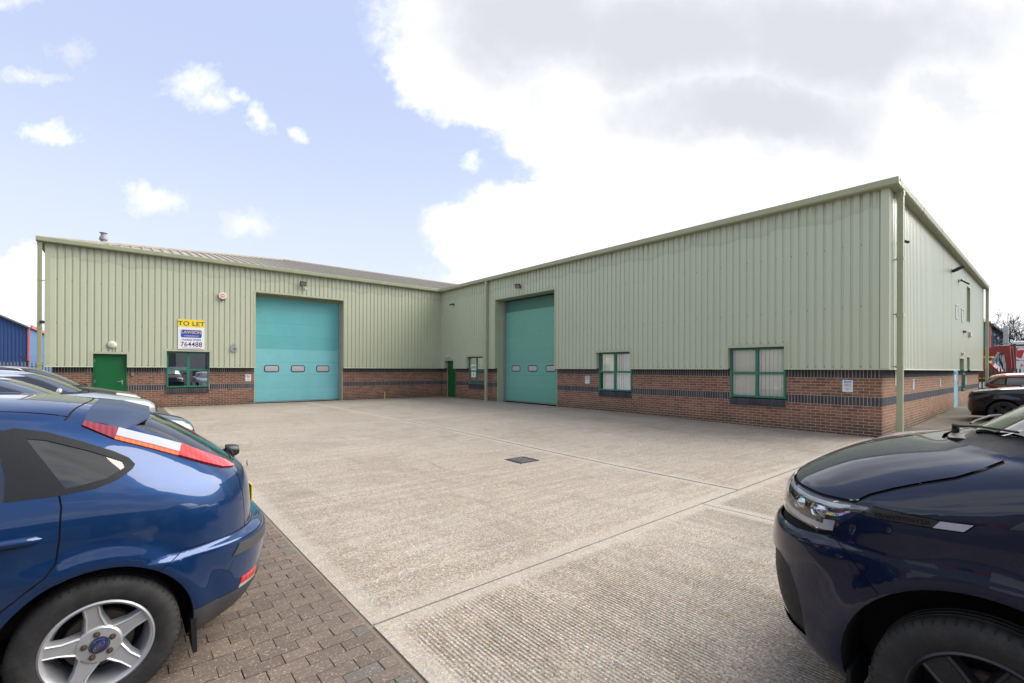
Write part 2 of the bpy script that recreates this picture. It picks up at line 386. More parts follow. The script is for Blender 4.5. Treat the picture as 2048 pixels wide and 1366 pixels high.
o = sheet('ground', far, [-900, -300, -120, -60] + span(-48, 48, 3) + [70, 120, 300, 900], 'asphalt', -.045); tag(o, 'dark asphalt ground running out behind and around the units', kind='structure')
yard = empty('concrete_yard', (0, 0, 0)); tag(yard, 'worn concrete yard between the two units and the parked vehicles', kind='structure')
JX, JX2, JY, KX = -7.2, -8.2, -19.45, -12.39
g_ = .012
def slab(x0, x1, y0, y1, mat, dz):
    a, b, c, d = x0 + g_, x1 - g_, y0 + g_, y1 - g_
    return sheet('concrete_slab', span(a, b, .5, .17), span(c, d, .5, .17), mat, dz, yard, lambda v: v[0] < a + .1 or v[0] > b - .1 or v[1] < c + .1 or v[1] > d - .1, .04)
slab(KX, JX, JY, -9.55, 'concrete_x', 0.); slab(JX, .16, JY, -9.55, 'concrete_x', .003); slab(KX, JX, -9.55, .16, 'concrete_x', .002); slab(JX, .16, -9.55, .16, 'concrete_x', -.002)
slab(KX, JX2, -30, JY, 'concrete_y', .004); slab(JX2, -.02, -30, JY, 'concrete_y', .001)
sheet('joint_bed', span(KX - .02, .2, .8), span(-30, .2, .8), 'joint_soil', -.014, yard)
pv = empty('block_paving'); tag(pv, 'brown block paving under the cars parked on the left', kind='structure')
sheet('bed', span(-22, KX, 1.0), span(-26, 0, 1.0), 'joint_soil', -.016, pv)
simple('joint_sand', (.17, .14, .105), .95, 0, .35, 14.)
sheet('sand_joint', [KX - .03, KX - .01, KX + .025], span(-26, 0, .6), 'joint_sand', -.006, pv)
def pavers():
    L_, W_, g = .2, .1, .004; lst = []
    y = -22.4; row = 0
    while y < -.1:
        x = KX - .012 - L_
        off = .1 if row % 2 else 0.
        if off: lst.append((KX - .012 - off, y, .1)); x = KX - .012 - off - L_
        while x > -18.4:
            lst.append((x, y, L_)); x -= L_
        y += W_; row += 1
    # near rows show: sort by distance to the camera foot, skipping what is out of the frame
    def key(b):
        v = Vector((b[0] + .1, b[1] + .05, 0)) - CAMP; dp = v.dot(_f); lat = v.dot(_r)
        vis = dp > .8 and abs(lat) < dp * 1.15 and (dp * 700 / 925 > 1.55)
        hid = b[0] < -13.0 and b[1] > -19.4
        return (0 if vis and not hid else 1, v.length)
    lst.sort(key=key)
    full = MB(); full.box(0, L_ - g, 0, W_ - g, -.05, .0, skip='b')
    tmpl = full.build('paving_block', 'paver', pv, bevel=.004); me = tmpl.data; bpy.data.objects.remove(tmpl)
    half = MB(); half.box(0, .1 - g, 0, W_ - g, -.05, .0, skip='b'); th = half.build('paving_block', 'paver', pv, bevel=.004); mh = th.data; bpy.data.objects.remove(th)
    for (x, y, l) in lst[:290]:
        o = new_obj('paving_block', mh if l == .1 else me, pv); o.location = (x, y, gh(x, y) + random.uniform(-.002, .002)); o.rotation_euler = (random.gauss(0, .004), random.gauss(0, .004), random.gauss(0, .004))
    rest = MB()
    for (x, y, l) in lst[290:]:
        if y > -3 and x < -16: continue
        z = gh(x, y) + random.uniform(-.002, .002); rest.box(x, x + l - g, y, y + W_ - g, z - .03, z, a=random.random(), skip='b')
    o = rest.build('paving_field', 'paver', pv, attr='rnd'); o['kind'] = 'stuff'
pavers()
o = sheet('paved_strip', span(-.02, 24, 1.0), span(-30, -19.3, .7), 'paver_mossy', .0); tag(o, 'dirty mossy block paving along the end wall of the right unit', kind='structure')

# ------------------------------------------------------------------ drain
gr = empty('drain_grate', (-8.175, -16.115, gh(-8.2, -16.1)), 0, 'black iron drain grate set in the middle of the concrete yard', 'drain grate')
m = MB(); m.box(-.19, .19, -.19, .19, .0045, .006); m.build('gully_shade_plate', 'dark_void', gr)  # black plate stands for the shade down the gully
m = MB()
for a in (-1, 1):
    m.box(-.215, .215, a * .2 - .018, a * .2 + .018, .0, .012); m.box(a * .2 - .018, a * .2 + .018, -.182, .182, .0, .0118)
m.build('frame', 'iron', gr)
for i in range(4):
    m = MB(); u = -.108 + i * .072; m.prism([(u - .013, -.182), (u + .013, -.182), (u + .013, .182), (u - .013, .182)], 2, .0062, .012); m.build('bar', 'iron_bar', gr)

# ------------------------------------------------------------------ the two industrial units
ZT, ZB = 5.884, 1.668
unitL = empty('industrial_unit', (0, 0, 0), 0, 'left olive green industrial unit with numeral six, turquoise shutter and hipped grey roof', 'building')
unitR = empty('industrial_unit', (0, 0, 0), 0, 'right sage green industrial unit with green shutter and long windowed front', 'building')
WALLS = {'L': ((0, 0, 0), 0., unitL), 'R': ((0, 0, 0), -pi / 2, unitR), 'E': ((0, -19.70, 0), 0., unitR)}
def wb(m, name, mat, wall, parent=None, **k):
    loc, rz, u = WALLS[wall]
    o = m.build(name, mat, parent or u, **k)
    if parent is None: o.location = loc; o.rotation_euler = (0, 0, rz)
    return o
def wworld(wall, s, d, z):
    loc, rz, u = WALLS[wall]; return Vector(loc) + Matrix.Rotation(rz, 3, 'Z') @ Vector((s, d, z))
def subtract(iv, cuts):
    out = [iv]
    for (a, b) in cuts:
        nx = []
        for (p, q) in out:
            if b <= p or a >= q: nx.append((p, q)); continue
            if a > p: nx.append((p, a))
            if b < q: nx.append((b, q))
        out = nx
    return [(p, q) for p, q in out if q - p > .004]
PITCH, DEP = .19, .025
def cladding(wall, s0, s1, openings, mat, start=.0):
    per = 5; sh = PITCH * per; k = s0
    while k < s1 - .01:
        e = min(k + sh, s1); m = MB(); pts = []
        s = k
        while s < e - 1e-6:
            for ds, d in ((0, 0), (.125, 0), (.138, DEP), (.177, DEP), (.19, 0)):
                if s + ds <= e + 1e-6: pts.append((s + ds, d))
            s += PITCH
        if pts[-1][0] < e - 1e-4: pts.append((e, 0))
        ded = [pts[0]]
        for q in pts[1:]:
            if q[0] - ded[-1][0] > 1e-5: ded.append(q)
        brk = sorted({o[0] for o in openings} | {o[1] for o in openings})
        full = []
        for (a, b) in zip(ded[:-1], ded[1:]):
            full.append(a)
            for x in brk:
                if a[0] + 1e-5 < x < b[0] - 1e-5: full.append((x, a[1] + (b[1] - a[1]) * (x - a[0]) / (b[0] - a[0])))
        full.append(ded[-1])
        jz = random.uniform(-.0015, .0015)
        for (a, b) in zip(full[:-1], full[1:]):
            mid = (a[0] + b[0]) / 2
            for (z0, z1) in subtract((ZB, ZT), [(o[2], o[3]) for o in openings if o[0] < mid < o[1]]):
                m.face([(a[0], a[1] + jz, z0), (b[0], b[1] + jz, z0), (b[0], b[1] + jz, z1), (a[0], a[1] + jz, z1)])
        wb(m, 'cladding_sheet', mat, wall, weld=True); k = e
    # fixings in the valleys
    m = MB(); s = s0; i = 0
    while s < s1 - .2:
        c = s + .1575
        for z in (ZB + .055, 3.18, 4.66):
            if i % 2 == 0 or z < 2 and i % 3:
                if not any(o[0] - .06 < c < o[1] + .06 and o[2] - .1 < z < o[3] + .1 for o in openings):
                    m.lathe([(.011, DEP - .002), (.011, DEP - .008), (.004, DEP - .013), (0, DEP - .013)], 6, 'y', c=(c, 0, z))
        for o in openings:
            if o[0] < c < o[1] and o[3] < ZT - .3: m.lathe([(.011, DEP - .002), (.011, DEP - .008), (0, DEP - .012)], 6, 'y', c=(c, 0, o[3] + .115))
        s += PITCH; i += 1
    o = wb(m, 'fixings', 'rubber', wall); o['kind'] = 'stuff'
def surround(wall, s0, s1, zh, mat, deep=.155, zb=ZB):
    m = MB(); w = .085; f = -.006
    m.prism([(s0 - w, f), (s0, f), (s0, deep), (s0 - .012, deep), (s0 - .012, .03), (s0 - w, .03)], 2, zb, zh)
    m.prism([(s1, f), (s1 + w, f), (s1 + w, .03), (s1 + .012, .03), (s1 + .012, deep), (s1, deep)], 2, zb, zh)
    m.prism([(f, zh), (deep, zh), (deep, zh + .012), (.03, zh + .012), (.03, zh + w), (f, zh + w)], 0, s0 - w, s1 + w)
    wb(m, 'opening_trim', mat, wall)
def bricks(wall, s0, s1, openings, red, sills, nmax=290, keyfn=None, ret0=False):
    """openings: (s0,s1,z0,z1); brick face in the plane y=.16"""
    F = .16; R, B = [], []
    zs = []; z = ZB - .012
    zs.append((z - .215, z, 1)); z -= .225
    for i in range(6): zs.append((z - .065, z, 0)); z -= .075
    zs.append((z - .215, z, 1)); z -= .225
    while z > -.05: zs.append((z - .065, z, 0)); z -= .075
    for ci, (z0, z1, sol) in enumerate(zs):
        cuts = [(o[0] - .005, o[1] + .005) for o in openings if o[2] < z1 - .02 and o[3] > z0 + .02]
        pitch, bw = (.075, .065) if sol else (.225, .215)
        off = 0 if sol else (ci % 2) * .1125
        k = s0 - off
        segs = subtract((s0, s1), cuts)
        while k < s1:
            for (p, q) in segs:
                a, b = max(k, p), min(k + bw, q)
                if b - a > .012: (B if sol else R).append((a, b, z0, z1))
            k += pitch
    for (a, b, zz) in sills: pass
    def dist(b):
        w = wworld(wall, (b[0] + b[1]) / 2, F, (b[2] + b[3]) / 2); return (w - CAMP).length
    def visible(b):
        w = wworld(wall, (b[0] + b[1]) / 2, F, (b[2] + b[3]) / 2); return w.z > gh(w.x, w.y) - .03
    R = [b for b in R if visible(b)]; R.sort(key=dist); B.sort(key=dist)
    cache = {}
    def put(lst, n, mat, nm):
        for (a, b, z0, z1) in lst[:n]:
            key = (round(b - a, 3), round(z1 - z0, 3), mat)
            if key not in cache:
                m = MB(); m.box(0, b - a, 0, .05, 0, z1 - z0, skip='n'); t = m.build(nm, mat); cache[key] = t.data; bpy.data.objects.remove(t)
            loc, rz, u = WALLS[wall]; o = new_obj(nm, cache[key], u); o.location = wworld(wall, a, F + random.uniform(-.0015, .0025), z0); o.rotation_euler = (0, 0, rz)
        m = MB()
        for (a, b, z0, z1) in lst[n:]:
            j = random.uniform(-.0015, .0025); m.box(a, b, F + j, F + .05, z0, z1, a=random.random(), skip='n')
        if m.f: o = wb(m, 'brickwork', mat, wall, attr='rnd'); o['kind'] = 'stuff'
    put(R, int(nmax * .62), red, 'brick'); put(B, nmax - int(nmax * .62), 'brick_blue', 'blue_brick')
    # mortar bed behind the bricks
    cuts = sorted((o[0], o[1], o[2], o[3]) for o in openings); k = s0
    s1 -= .03
    xs = sorted({s0, s1} | {c[0] for c in cuts} | {c[1] for c in cuts})
    for a, b in zip(xs[:-1], xs[1:]):
        mid = (a + b) / 2
        for (p, q) in subtract((-.1, ZB + .02), [(c[2], c[3]) for c in cuts if c[0] < mid < c[1]]):
            m = MB(); m.box(a, b, F + .003, F + .12, p, q); wb(m, 'mortar_bed', 'mortar', wall)
def sill(wall, s0, s1, zt):
    k = s0 + .004
    while k < s1 - .02:
        b = min(k + .065, s1 - .004); m = MB(); m.prism([(.115, zt - .055), (.30, zt), (.30, zt - .21), (.135, zt - .245), (.115, zt - .235)], 0, k, b)
        wb(m, 'sill_brick', 'brick_blue', wall); k += .0755
    m = MB(); m.prism([(.125, zt - .062), (.30, zt - .01), (.30, zt - .2), (.145, zt - .235)], 0, s0, s1); wb(m, 'sill_mortar', 'mortar', wall)
def window(wall, s0, s1, z0, z1, glass, back):
    """2 x 2 light casement; frame face at y=.145"""
    u = WALLS[wall][2]; loc, rz, _ = WALLS[wall]
    w = empty('window'); w.parent = u; w.location = wworld(wall, 0, 0, 0); w.rotation_euler = (0, 0, rz); w.empty_display_size = .1
    sm, zm = (s0 + s1) / 2, z0 + (z1 - z0) * .495; fw = .055
    def bar(nm, a, b, c, d, y0=.13, y1=.20): m = MB(); m.box(a, b, y0, y1, c, d); m.build(nm, 'frame_green', w, bevel=.006)
    bar('frame_jamb', s0, s0 + fw, z0, z1); bar('frame_jamb', s1 - fw, s1, z0, z1)
    bar('frame_sill', s0 + fw, s1 - fw, z0, z0 + fw, .118); bar('frame_head', s0 + fw, s1 - fw, z1 - fw, z1)
    bar('mullion', sm - .038, sm + .038, z0 + fw, z1 - fw, .126); bar('transom', s0 + fw, sm - .038, zm - .034, zm + .034, .128); bar('transom', sm + .038, s1 - fw, zm - .034, zm + .034, .128)
    for (a, b) in ((s0 + fw, sm - .038), (sm + .038, s1 - fw)):
        for (c, d) in ((z0 + fw, zm - .034), (zm + .034, z1 - fw)):
            m = MB(); t = random.uniform(-.004, .004); m.face([(a, .160 + t, c), (b, .160 - t, c), (b, .163 - t, d), (a, .163 + t, d)]); m.build('pane', glass, w)
    if back in ('blind', 'board'):
        n = 14 if back == 'blind' else 8; k = s0 + .01 + (.13 if back == 'blind' and s0 < 12 else 0.)
        st = (s1 - k - .01) / n
        for i in range(n):
            m = MB(); t = random.uniform(-.01, .01); m.face([(k + i * st, .205 + t, z0 + .01), (k + (i + 1) * st - .004, .205 - t, z0 + .01), (k + (i + 1) * st - .004, .205 - t, z1 - .01), (k + i * st, .205 + t, z1 - .01)])
            m.build('blind_slat', 'blind' if back == 'blind' else 'board_ply', w)
    m = MB(); m.box(s0 - .3, s1 + .3, .30, 2.2, z0 - .3, z1 + .2, skip='s'); m.build('room_lining', 'dark_room', w)
    return w
simple('dark_room', (.035, .034, .032), .9, 0, 0)
def door_leaf(wall, name, s0, s1, z0, z1, y, mat, handle=None, frame='door_green'):
    u = WALLS[wall][2]; loc, rz, _ = WALLS[wall]
    m = MB(); m.box(s0 + .045, s1 - .045, y, y + .045, z0 + .012, z1 - .045); d = wb(m, name, mat, wall, bevel=.003)
    m = MB(); m.box(s0, s0 + .04, y - .012, y + .08, z0, z1); m.box(s1 - .04, s1, y - .012, y + .08, z0, z1); m.box(s0 + .04, s1 - .04, y - .012, y + .08, z1 - .04, z1); m.build('door_frame', frame, d)
    m = MB(); m.box(s0, s1, y - .03, y + .1, z0 - .03, z0 + .012); m.build('threshold', 'alu', d)
    m = MB()
    for q in (.25, 1.0, 1.75): m.box(s0 + .037, s0 + .05, y - .016, y + .005, z0 + q, z0 + q + .1)
    m.build('hinge', 'galv', d)
    if handle:
        h = s1 - .13; m = MB(); m.box(h - .02, h + .02, y - .012, y, z0 + .93, z0 + 1.09); m.tube([(h, y - .01, z0 + 1.03), (h, y - .055, z0 + 1.03), (h - .02, y - .06, z0 + 1.03), (h - .13, y - .06, z0 + 1.03)], .011, 8); m.build('handle', 'alu', d)
    return d
def roller(wall, name, s0, s1, z0, ztop, nb, y, mats, wins, h):
    loc, rz, u = WALLS[wall]; d = empty(name); d.parent = u; d.location = wworld(wall, 0, 0, 0); d.rotation_euler = (0, 0, rz)
    z = z0 + .05
    m = MB(); m.box(s0, s1, y - .012, y + .05, z0, z0 + .045); m.build('bottom_rail', 'alu', d)
    for i in range(nb):
        zt = min(z + h, ztop); pr = [(y + .045, z + .003), (y + .02, z + .003), (y, z + .003)]; n = 6; st = (zt - z - .016) / n
        for k in range(1, n): q = z + .008 + k * st; pr += [(y, q - .005), (y + .005, q), (y, q + .005)]
        pr += [(y, zt - .002), (y + .02, zt - .002), (y + .045, zt - .002)]
        m = MB(); m.prism(pr, 0, s0, s1); m.build('door_panel', mats[i], d); z = zt
    for (a, b, c, e) in wins:
        def rr(g, r, n=6):
            pts = []
            for (cx, cz, w0) in ((b - g - r, c + g + r, -pi / 2), (b - g - r, e - g - r, 0), (a + g + r, e - g - r, pi / 2), (a + g + r, c + g + r, pi)):
                for k in range(n + 1): w = w0 + pi / 2 * k / n; pts.append((cx + r * cos(w), cz + r * sin(w)))
            return pts
        A, Bq = rr(0, .09), rr(.034, .062); m = MB(); k = len(A)
        for i in range(k):
            j = (i + 1) % k
            m.face([(A[i][0], y + .001, A[i][1]), (A[j][0], y + .001, A[j][1]), (A[j][0] * .7 + Bq[j][0] * .3, y - .018, A[j][1] * .7 + Bq[j][1] * .3), (A[i][0] * .7 + Bq[i][0] * .3, y - .018, A[i][1] * .7 + Bq[i][1] * .3)])
            m.face([(A[i][0] * .7 + Bq[i][0] * .3, y - .018, A[i][1] * .7 + Bq[i][1] * .3), (A[j][0] * .7 + Bq[j][0] * .3, y - .018, A[j][1] * .7 + Bq[j][1] * .3), (Bq[j][0], y - .004, Bq[j][1]), (Bq[i][0], y - .004, Bq[i][1])])
        o = m.build('vision_panel', 'rubber', d, weld=True, smooth=True)
        m = MB(); cx, cz = (a + b) / 2, (c + e) / 2
        for i in range(k):
            j = (i + 1) % k; bow = -.008
            m.face([(Bq[i][0], y - .004, Bq[i][1]), (Bq[j][0], y - .004, Bq[j][1]), (cx + (Bq[j][0] - cx) * .5, y - .004 + bow, cz + (Bq[j][1] - cz) * .5), (cx + (Bq[i][0] - cx) * .5, y - .004 + bow, cz + (Bq[i][1] - cz) * .5)])
            m.face([(cx + (Bq[i][0] - cx) * .5, y - .004 + bow, cz + (Bq[i][1] - cz) * .5), (cx + (Bq[j][0] - cx) * .5, y - .004 + bow, cz + (Bq[j][1] - cz) * .5), (cx, y - .006 + bow, cz)])
        m.build('pane', 'vision_solid', o, weld=True, smooth=True)
    return d
m_, t_ = newmat('vision_solid'); setp(t_, base_color=(.42, .42, .43), roughness=.12)
def reveal(wall, s0, s1, zh, y, mat, zb=ZB):
    m = MB(); m.box(s0 - .02, s0 + .004, .157, y + .1, -.05, zh, skip='n'); m.box(s1 - .004, s1 + .02, .157, y + .1, -.05, zh, skip='n'); m.box(s0 - .02, s1 + .02, .157, y + .1, zh - .003, zh + .02)
    k = MB(); k.box(s0 - .02, s1 + .02, y + .11, y + .14, -.05, zh); wb(k, 'daylight_block', 'dark_void', wall)  # dark sheet added behind the shutter to keep daylight out of its gaps
    wb(m, 'reveal_lining', mat, wall)

# --- left unit (faces -Y)
opL = [(-14.38, -13.45, 0, 2.13), (-12.27, -10.87, 0, 2.28), (-9.21, -5.43, 0, 4.90)]
cladding('L', -15.60 + .13, -.01, opL, 'cladding_olive')
for o, z in zip(opL, (2.13, 2.28, 4.90)): surround('L', o[0], o[1], z, 'trim_sage')
bricks('L', -15.42, .16, [(-14.38, -13.45, -.2, 2.2), (-12.27, -10.87, .62, 2.3), (-9.21, -5.43, -.2, 5)], 'brick_red', [])
sill('L', -12.27, -10.87, .875); window('L', -12.265, -10.875, .86, 2.26, 'window_glass_dark', None)
door_leaf('L', 'personnel_door', -14.38, -13.45, gh(-14, 0) - .01, 2.125, .13, 'door_green', True)
HL = [4.83 - 4.60 * i / 8 for i in range(9)]
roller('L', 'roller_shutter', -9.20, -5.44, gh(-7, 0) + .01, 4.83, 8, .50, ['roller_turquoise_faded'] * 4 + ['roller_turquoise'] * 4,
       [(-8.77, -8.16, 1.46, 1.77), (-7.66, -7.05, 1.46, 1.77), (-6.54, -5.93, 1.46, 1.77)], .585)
reveal('L', -9.21, -5.43, 4.90, .5, 'trim_sage')
m = MB(); m.box(-9.21, -5.43, .44, .5, 4.78, 4.90); wb(m, 'door_header', 'trim_olive', 'L')
for a, b, y in ((-5.52, -5.435, .40), (-9.205, -9.17, .46)): m = MB(); m.box(a, b, y, .50, .1, 4.8); wb(m, 'door_guide', 'galv', 'L')
# --- right unit, front (faces -X); s = -Y
opR = [(.42, 1.25, 0, 2.07), (2.53, 3.91, 0, 2.25), (4.90, 8.84, 0, 4.92), (11.06, 12.54, 0, 2.26), (15.98, 17.48, 0, 2.27)]
cladding('R', .01, 19.70 - .16, opR, 'cladding_sage')
for o in opR: surround('R', o[0], o[1], o[3], 'trim_sage', .155 if o[0] > 1 else .2)
bricks('R', -.155, 19.54, [(.42, 1.25, -.2, 2.2), (2.53, 3.91, .62, 2.3), (4.90, 8.84, -.2, 5), (11.06, 12.54, .62, 2.3), (15.98, 17.48, .62, 2.3)], 'brick_red', [])
for (a, b) in ((2.53, 3.91), (11.06, 12.54), (15.98, 17.48)): sill('R', a, b, .87)
window('R', 2.535, 3.905, .85, 2.24, 'window_glass', 'board'); window('R', 11.065, 12.535, .85, 2.25, 'window_glass', 'blind'); window('R', 15.985, 17.475, .85, 2.26, 'window_glass', 'blind')
door_leaf('R', 'personnel_door', .42, 1.25, gh(0, -1) - .01, 2.065, .20, 'door_green')
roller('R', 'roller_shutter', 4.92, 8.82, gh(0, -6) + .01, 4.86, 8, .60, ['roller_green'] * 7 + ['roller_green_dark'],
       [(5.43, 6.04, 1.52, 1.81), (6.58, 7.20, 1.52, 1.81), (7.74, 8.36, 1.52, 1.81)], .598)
reveal('R', 4.90, 8.84, 4.92, .6, 'trim_sage')
for a in (4.905, 8.75): m = MB(); m.box(a, a + .085, .50, .60, .1, 4.85); wb(m, 'door_guide', 'galv', 'R')
# --- right unit, end wall (faces -Y)
opE = [(11.75, 13.0, 0, 2.12), (14.0, 14.9, 0, 2.22), (13.9, 15.0, 3.76, 5.25)]
cladding('E', .16, 20.60, opE, 'cladding_plain_lit')
surround('E', 11.75, 13.0, 2.12, 'trim_sage'); surround('E', 14.0, 14.9, 2.22, 'trim_sage'); surround('E', 13.9, 15.0, 5.25, 'trim_sage', zb=3.76)
bricks('E', .165, 20.44, [(11.75, 13.0, -.2, 2.2), (14.0, 14.9, .72, 2.3)], 'brick_orange', [], nmax=8)
door_leaf('E', 'personnel_door', 11.75, 13.0, gh(12, -19) - .02, 2.11, .17, 'door_blue', True, 'door_blue')
window('E', 14.005, 14.895, .8, 2.2, 'window_glass_dark', None)
m = MB(); m.box(13.9, 15.0, .16, .2, 3.76, 5.25); wb(m, 'window_recess_panel', 'trim_olive', 'E')
m = MB(); m.box(13.88, 15.02, -.012, .16, 3.74, 3.76); wb(m, 'recess_sill', 'trim_sage', 'E')
for (a, b, c, d) in ((10.6, 11.25, 3.62, 4.17), (12.2, 12.85, 3.62, 4.15)):
    v = empty('vent_louvre'); v.parent = unitR; v.location = (a, -19.70, c)
    m = MB(); w, h = b - a, d - c; m.box(0, w, -.02, .01, 0, .04); m.box(0, w, -.02, .01, h - .04, h); m.box(0, .04, -.02, .01, .04, h - .04); m.box(w - .04, w, -.02, .01, .04, h - .04); m.build('frame', 'white_plastic', v)
    m = MB(); m.face([(.04, .0, .04), (w - .04, .0, .04), (w - .04, .0, h - .04), (.04, .0, h - .04)]); m.build('void', 'dark_void', v)
    for i in range(7):
        z = .06 + i * (h - .12) / 7; m = MB(); m.prism([(-.016, z), (-.012, z), (-.001, z + .04), (-.005, z + .04)], 0, .04, w - .04); m.build('slat', 'white_plastic', v)
# --- flashings, gutters, pipes, roofs
m = MB(); m.prism([(-.012, 0), (0, 0), (.14, 0), (.14, .012), (0, .012), (-.0, .012)], 2, ZB - .02, ZT); 
def corner(name, pts, wall, mat): mm = MB(); mm.prism(pts, 2, ZB - .004, ZT); wb(mm, name, mat, wall)
corner('corner_flashing', [(-15.605, -.004), (-15.47, -.004), (-15.47, .002), (-15.599, .002), (-15.599, .14), (-15.605, .14)], 'L', 'trim_sage')
corner('corner_flashing', [(19.54, -.004), (19.705, -.004), (19.705, .16), (19.699, .16), (19.699, .002), (19.54, .002)], 'R', 'cladding_plain_lit')
corner('corner_flashing', [(20.5, -.004), (20.605, -.004), (20.605, .16), (20.599, .16), (20.599, .002), (20.5, .002)], 'E', 'trim_sage')
corner('valley_flashing', [(-.03, .02), (.004, -.012), (.004, .0), (-.02, .03)], 'L', 'trim_olive')
def drip(wall, s0, s1, ops, mat):
    for (a, b) in subtract((s0, s1), ops):
        mm = MB(); mm.prism([(-.022, ZB - .022), (-.016, ZB - .022), (-.010, ZB - .002), (.16, ZB + .006), (.16, ZB + .012), (-.014, ZB + .006)], 0, a, b); wb(mm, 'drip_flashing', mat, wall)
drip('L', -15.62, -.0, [(o[0], o[1]) for o in opL], 'trim_sage'); drip('R', .0, 19.722, [(o[0], o[1]) for o in opR], 'trim_sage'); drip('E', -.02, 20.62, [(o[0], o[1]) for o in opE[:2]], 'trim_sage')
# side and back walls that close the units
m = MB(); m.box(-15.598, -15.56, .14, 19.8, ZB, ZT); m.box(-15.43, -15.40, .17, 19.7, -.1, ZB); wb(m, 'side_wall', 'cladding_olive', 'L')
m = MB(); m.box(-15.6, 0, 19.8, 19.84, -.1, ZT); wb(m, 'rear_wall', 'cladding_olive', 'L')
m = MB(); m.box(20.56, 20.598, -19.53, 19.6, ZB, ZT); m.box(20.40, 20.43, -19.5, 19.6, -.1, ZB); m.box(0.2, 20.56, 19.6, 19.64, -.1, ZT); m.build('rear_wall', 'cladding_plain_lit', unitR)
def gutter(wall, s0, s1, mat, e0=0., e1=0.):
    """box gutter in 3 m lengths; e0/e1 lengthen the outer face for mitres"""
    n = max(1, int(round((s1 - s0) / 3))); st = (s1 - s0) / n
    for i in range(n):
        a, b = s0 + i * st + (.003 if i else -e0), s0 + (i + 1) * st - (.003 if i < n - 1 else -e1)
        pr = [(.02, ZT - .004), (-.17, ZT - .004), (-.19, ZT + .02), (-.205, ZT + .125), (-.205, ZT + .15), (-.19, ZT + .155), (-.18, ZT + .14), (-.165, ZT + .05), (.02, ZT + .05)]
        mm = MB(); mm.prism(pr, 0, a, b); o = wb(mm, 'gutter', mat, wall)
        if i: mm = MB(); mm.prism([(.0, ZT - .009), (-.172, ZT - .009), (-.195, ZT + .016), (-.2095, ZT + .13), (-.2095, ZT + .156), (-.2, ZT + .156), (-.165, ZT)], 0, a - .035, a + .035); mm.build('gutter_union', mat, o)
gutter('L', -15.60, -.205, 'gutter_green', .205, .0); gutter('R', .205, 19.70, 'gutter_green', .205, .205); gutter('E', .0, 20.60, 'gutter_green', -.02, .205)
m = MB(); m.box(-15.80, -15.6, .0, 19.8, ZT - .004, ZT + .15); wb(m, 'side_gutter', 'gutter_green', 'L')
def downpipe(pts, wl, mat, brks, u, r=.055, square=True):
    d = empty('downpipe'); d.parent = u
    x, y, z0, z1 = pts
    m = MB(); m.box(x - r, x + r, y - r, y + r, z0, z1); m.build('pipe', mat, d, bevel=.012)
    for z in brks:
        m = MB(); m.box(x - r - .006, x + r + .006, y - r - .006, y + r + .006, z, z + .05)
        ax, L = wl
        if ax == 0: m.box(min(x, x + L), max(x, x + L), y - .012, y + .012, z + .01, z + .04)
        else: m.box(x - .012, x + .012, min(y, y + L), max(y, y + L), z + .01, z + .04)
        m.build('bracket', mat, d)
    m = MB(); m.box(x - r - .008, x + r + .008, y - r - .008, y + r + .008, z1 - .12, z1); m.build('outlet', mat, d)
    m = MB(); m.box(x - r - .007, x + r + .007, y - r - .007, y + r + .007, (z0 + z1) / 2 - .05, (z0 + z1) / 2 + .04); m.build('coupling', mat, d)
downpipe((-15.72, -.05, .05, ZT), (0, .12), 'trim_olive', (1.7, 3.1, 4.55), unitL)
downpipe((-.10, -4.32, .05, ZT), (0, .12), 'gutter_green', (1.72, 2.85, 4.55), unitR)
m = MB(); m.tube([(-.10, -4.32, .10), (-.10, -4.32, .03), (-.16, -4.32, -.0)], .065, 8); m.build('downpipe_shoe', 'gutter_green', unitR)
downpipe((.50, -19.82, -.0, ZT), (1, .14), 'gutter_green', (1.70, 2.95, 4.25), unitR, .06)
downpipe((20.78, -19.82, .2, ZT), (0, -.2), 'gutter_green', (1.72, 3.2, 4.5), unitR, .06)
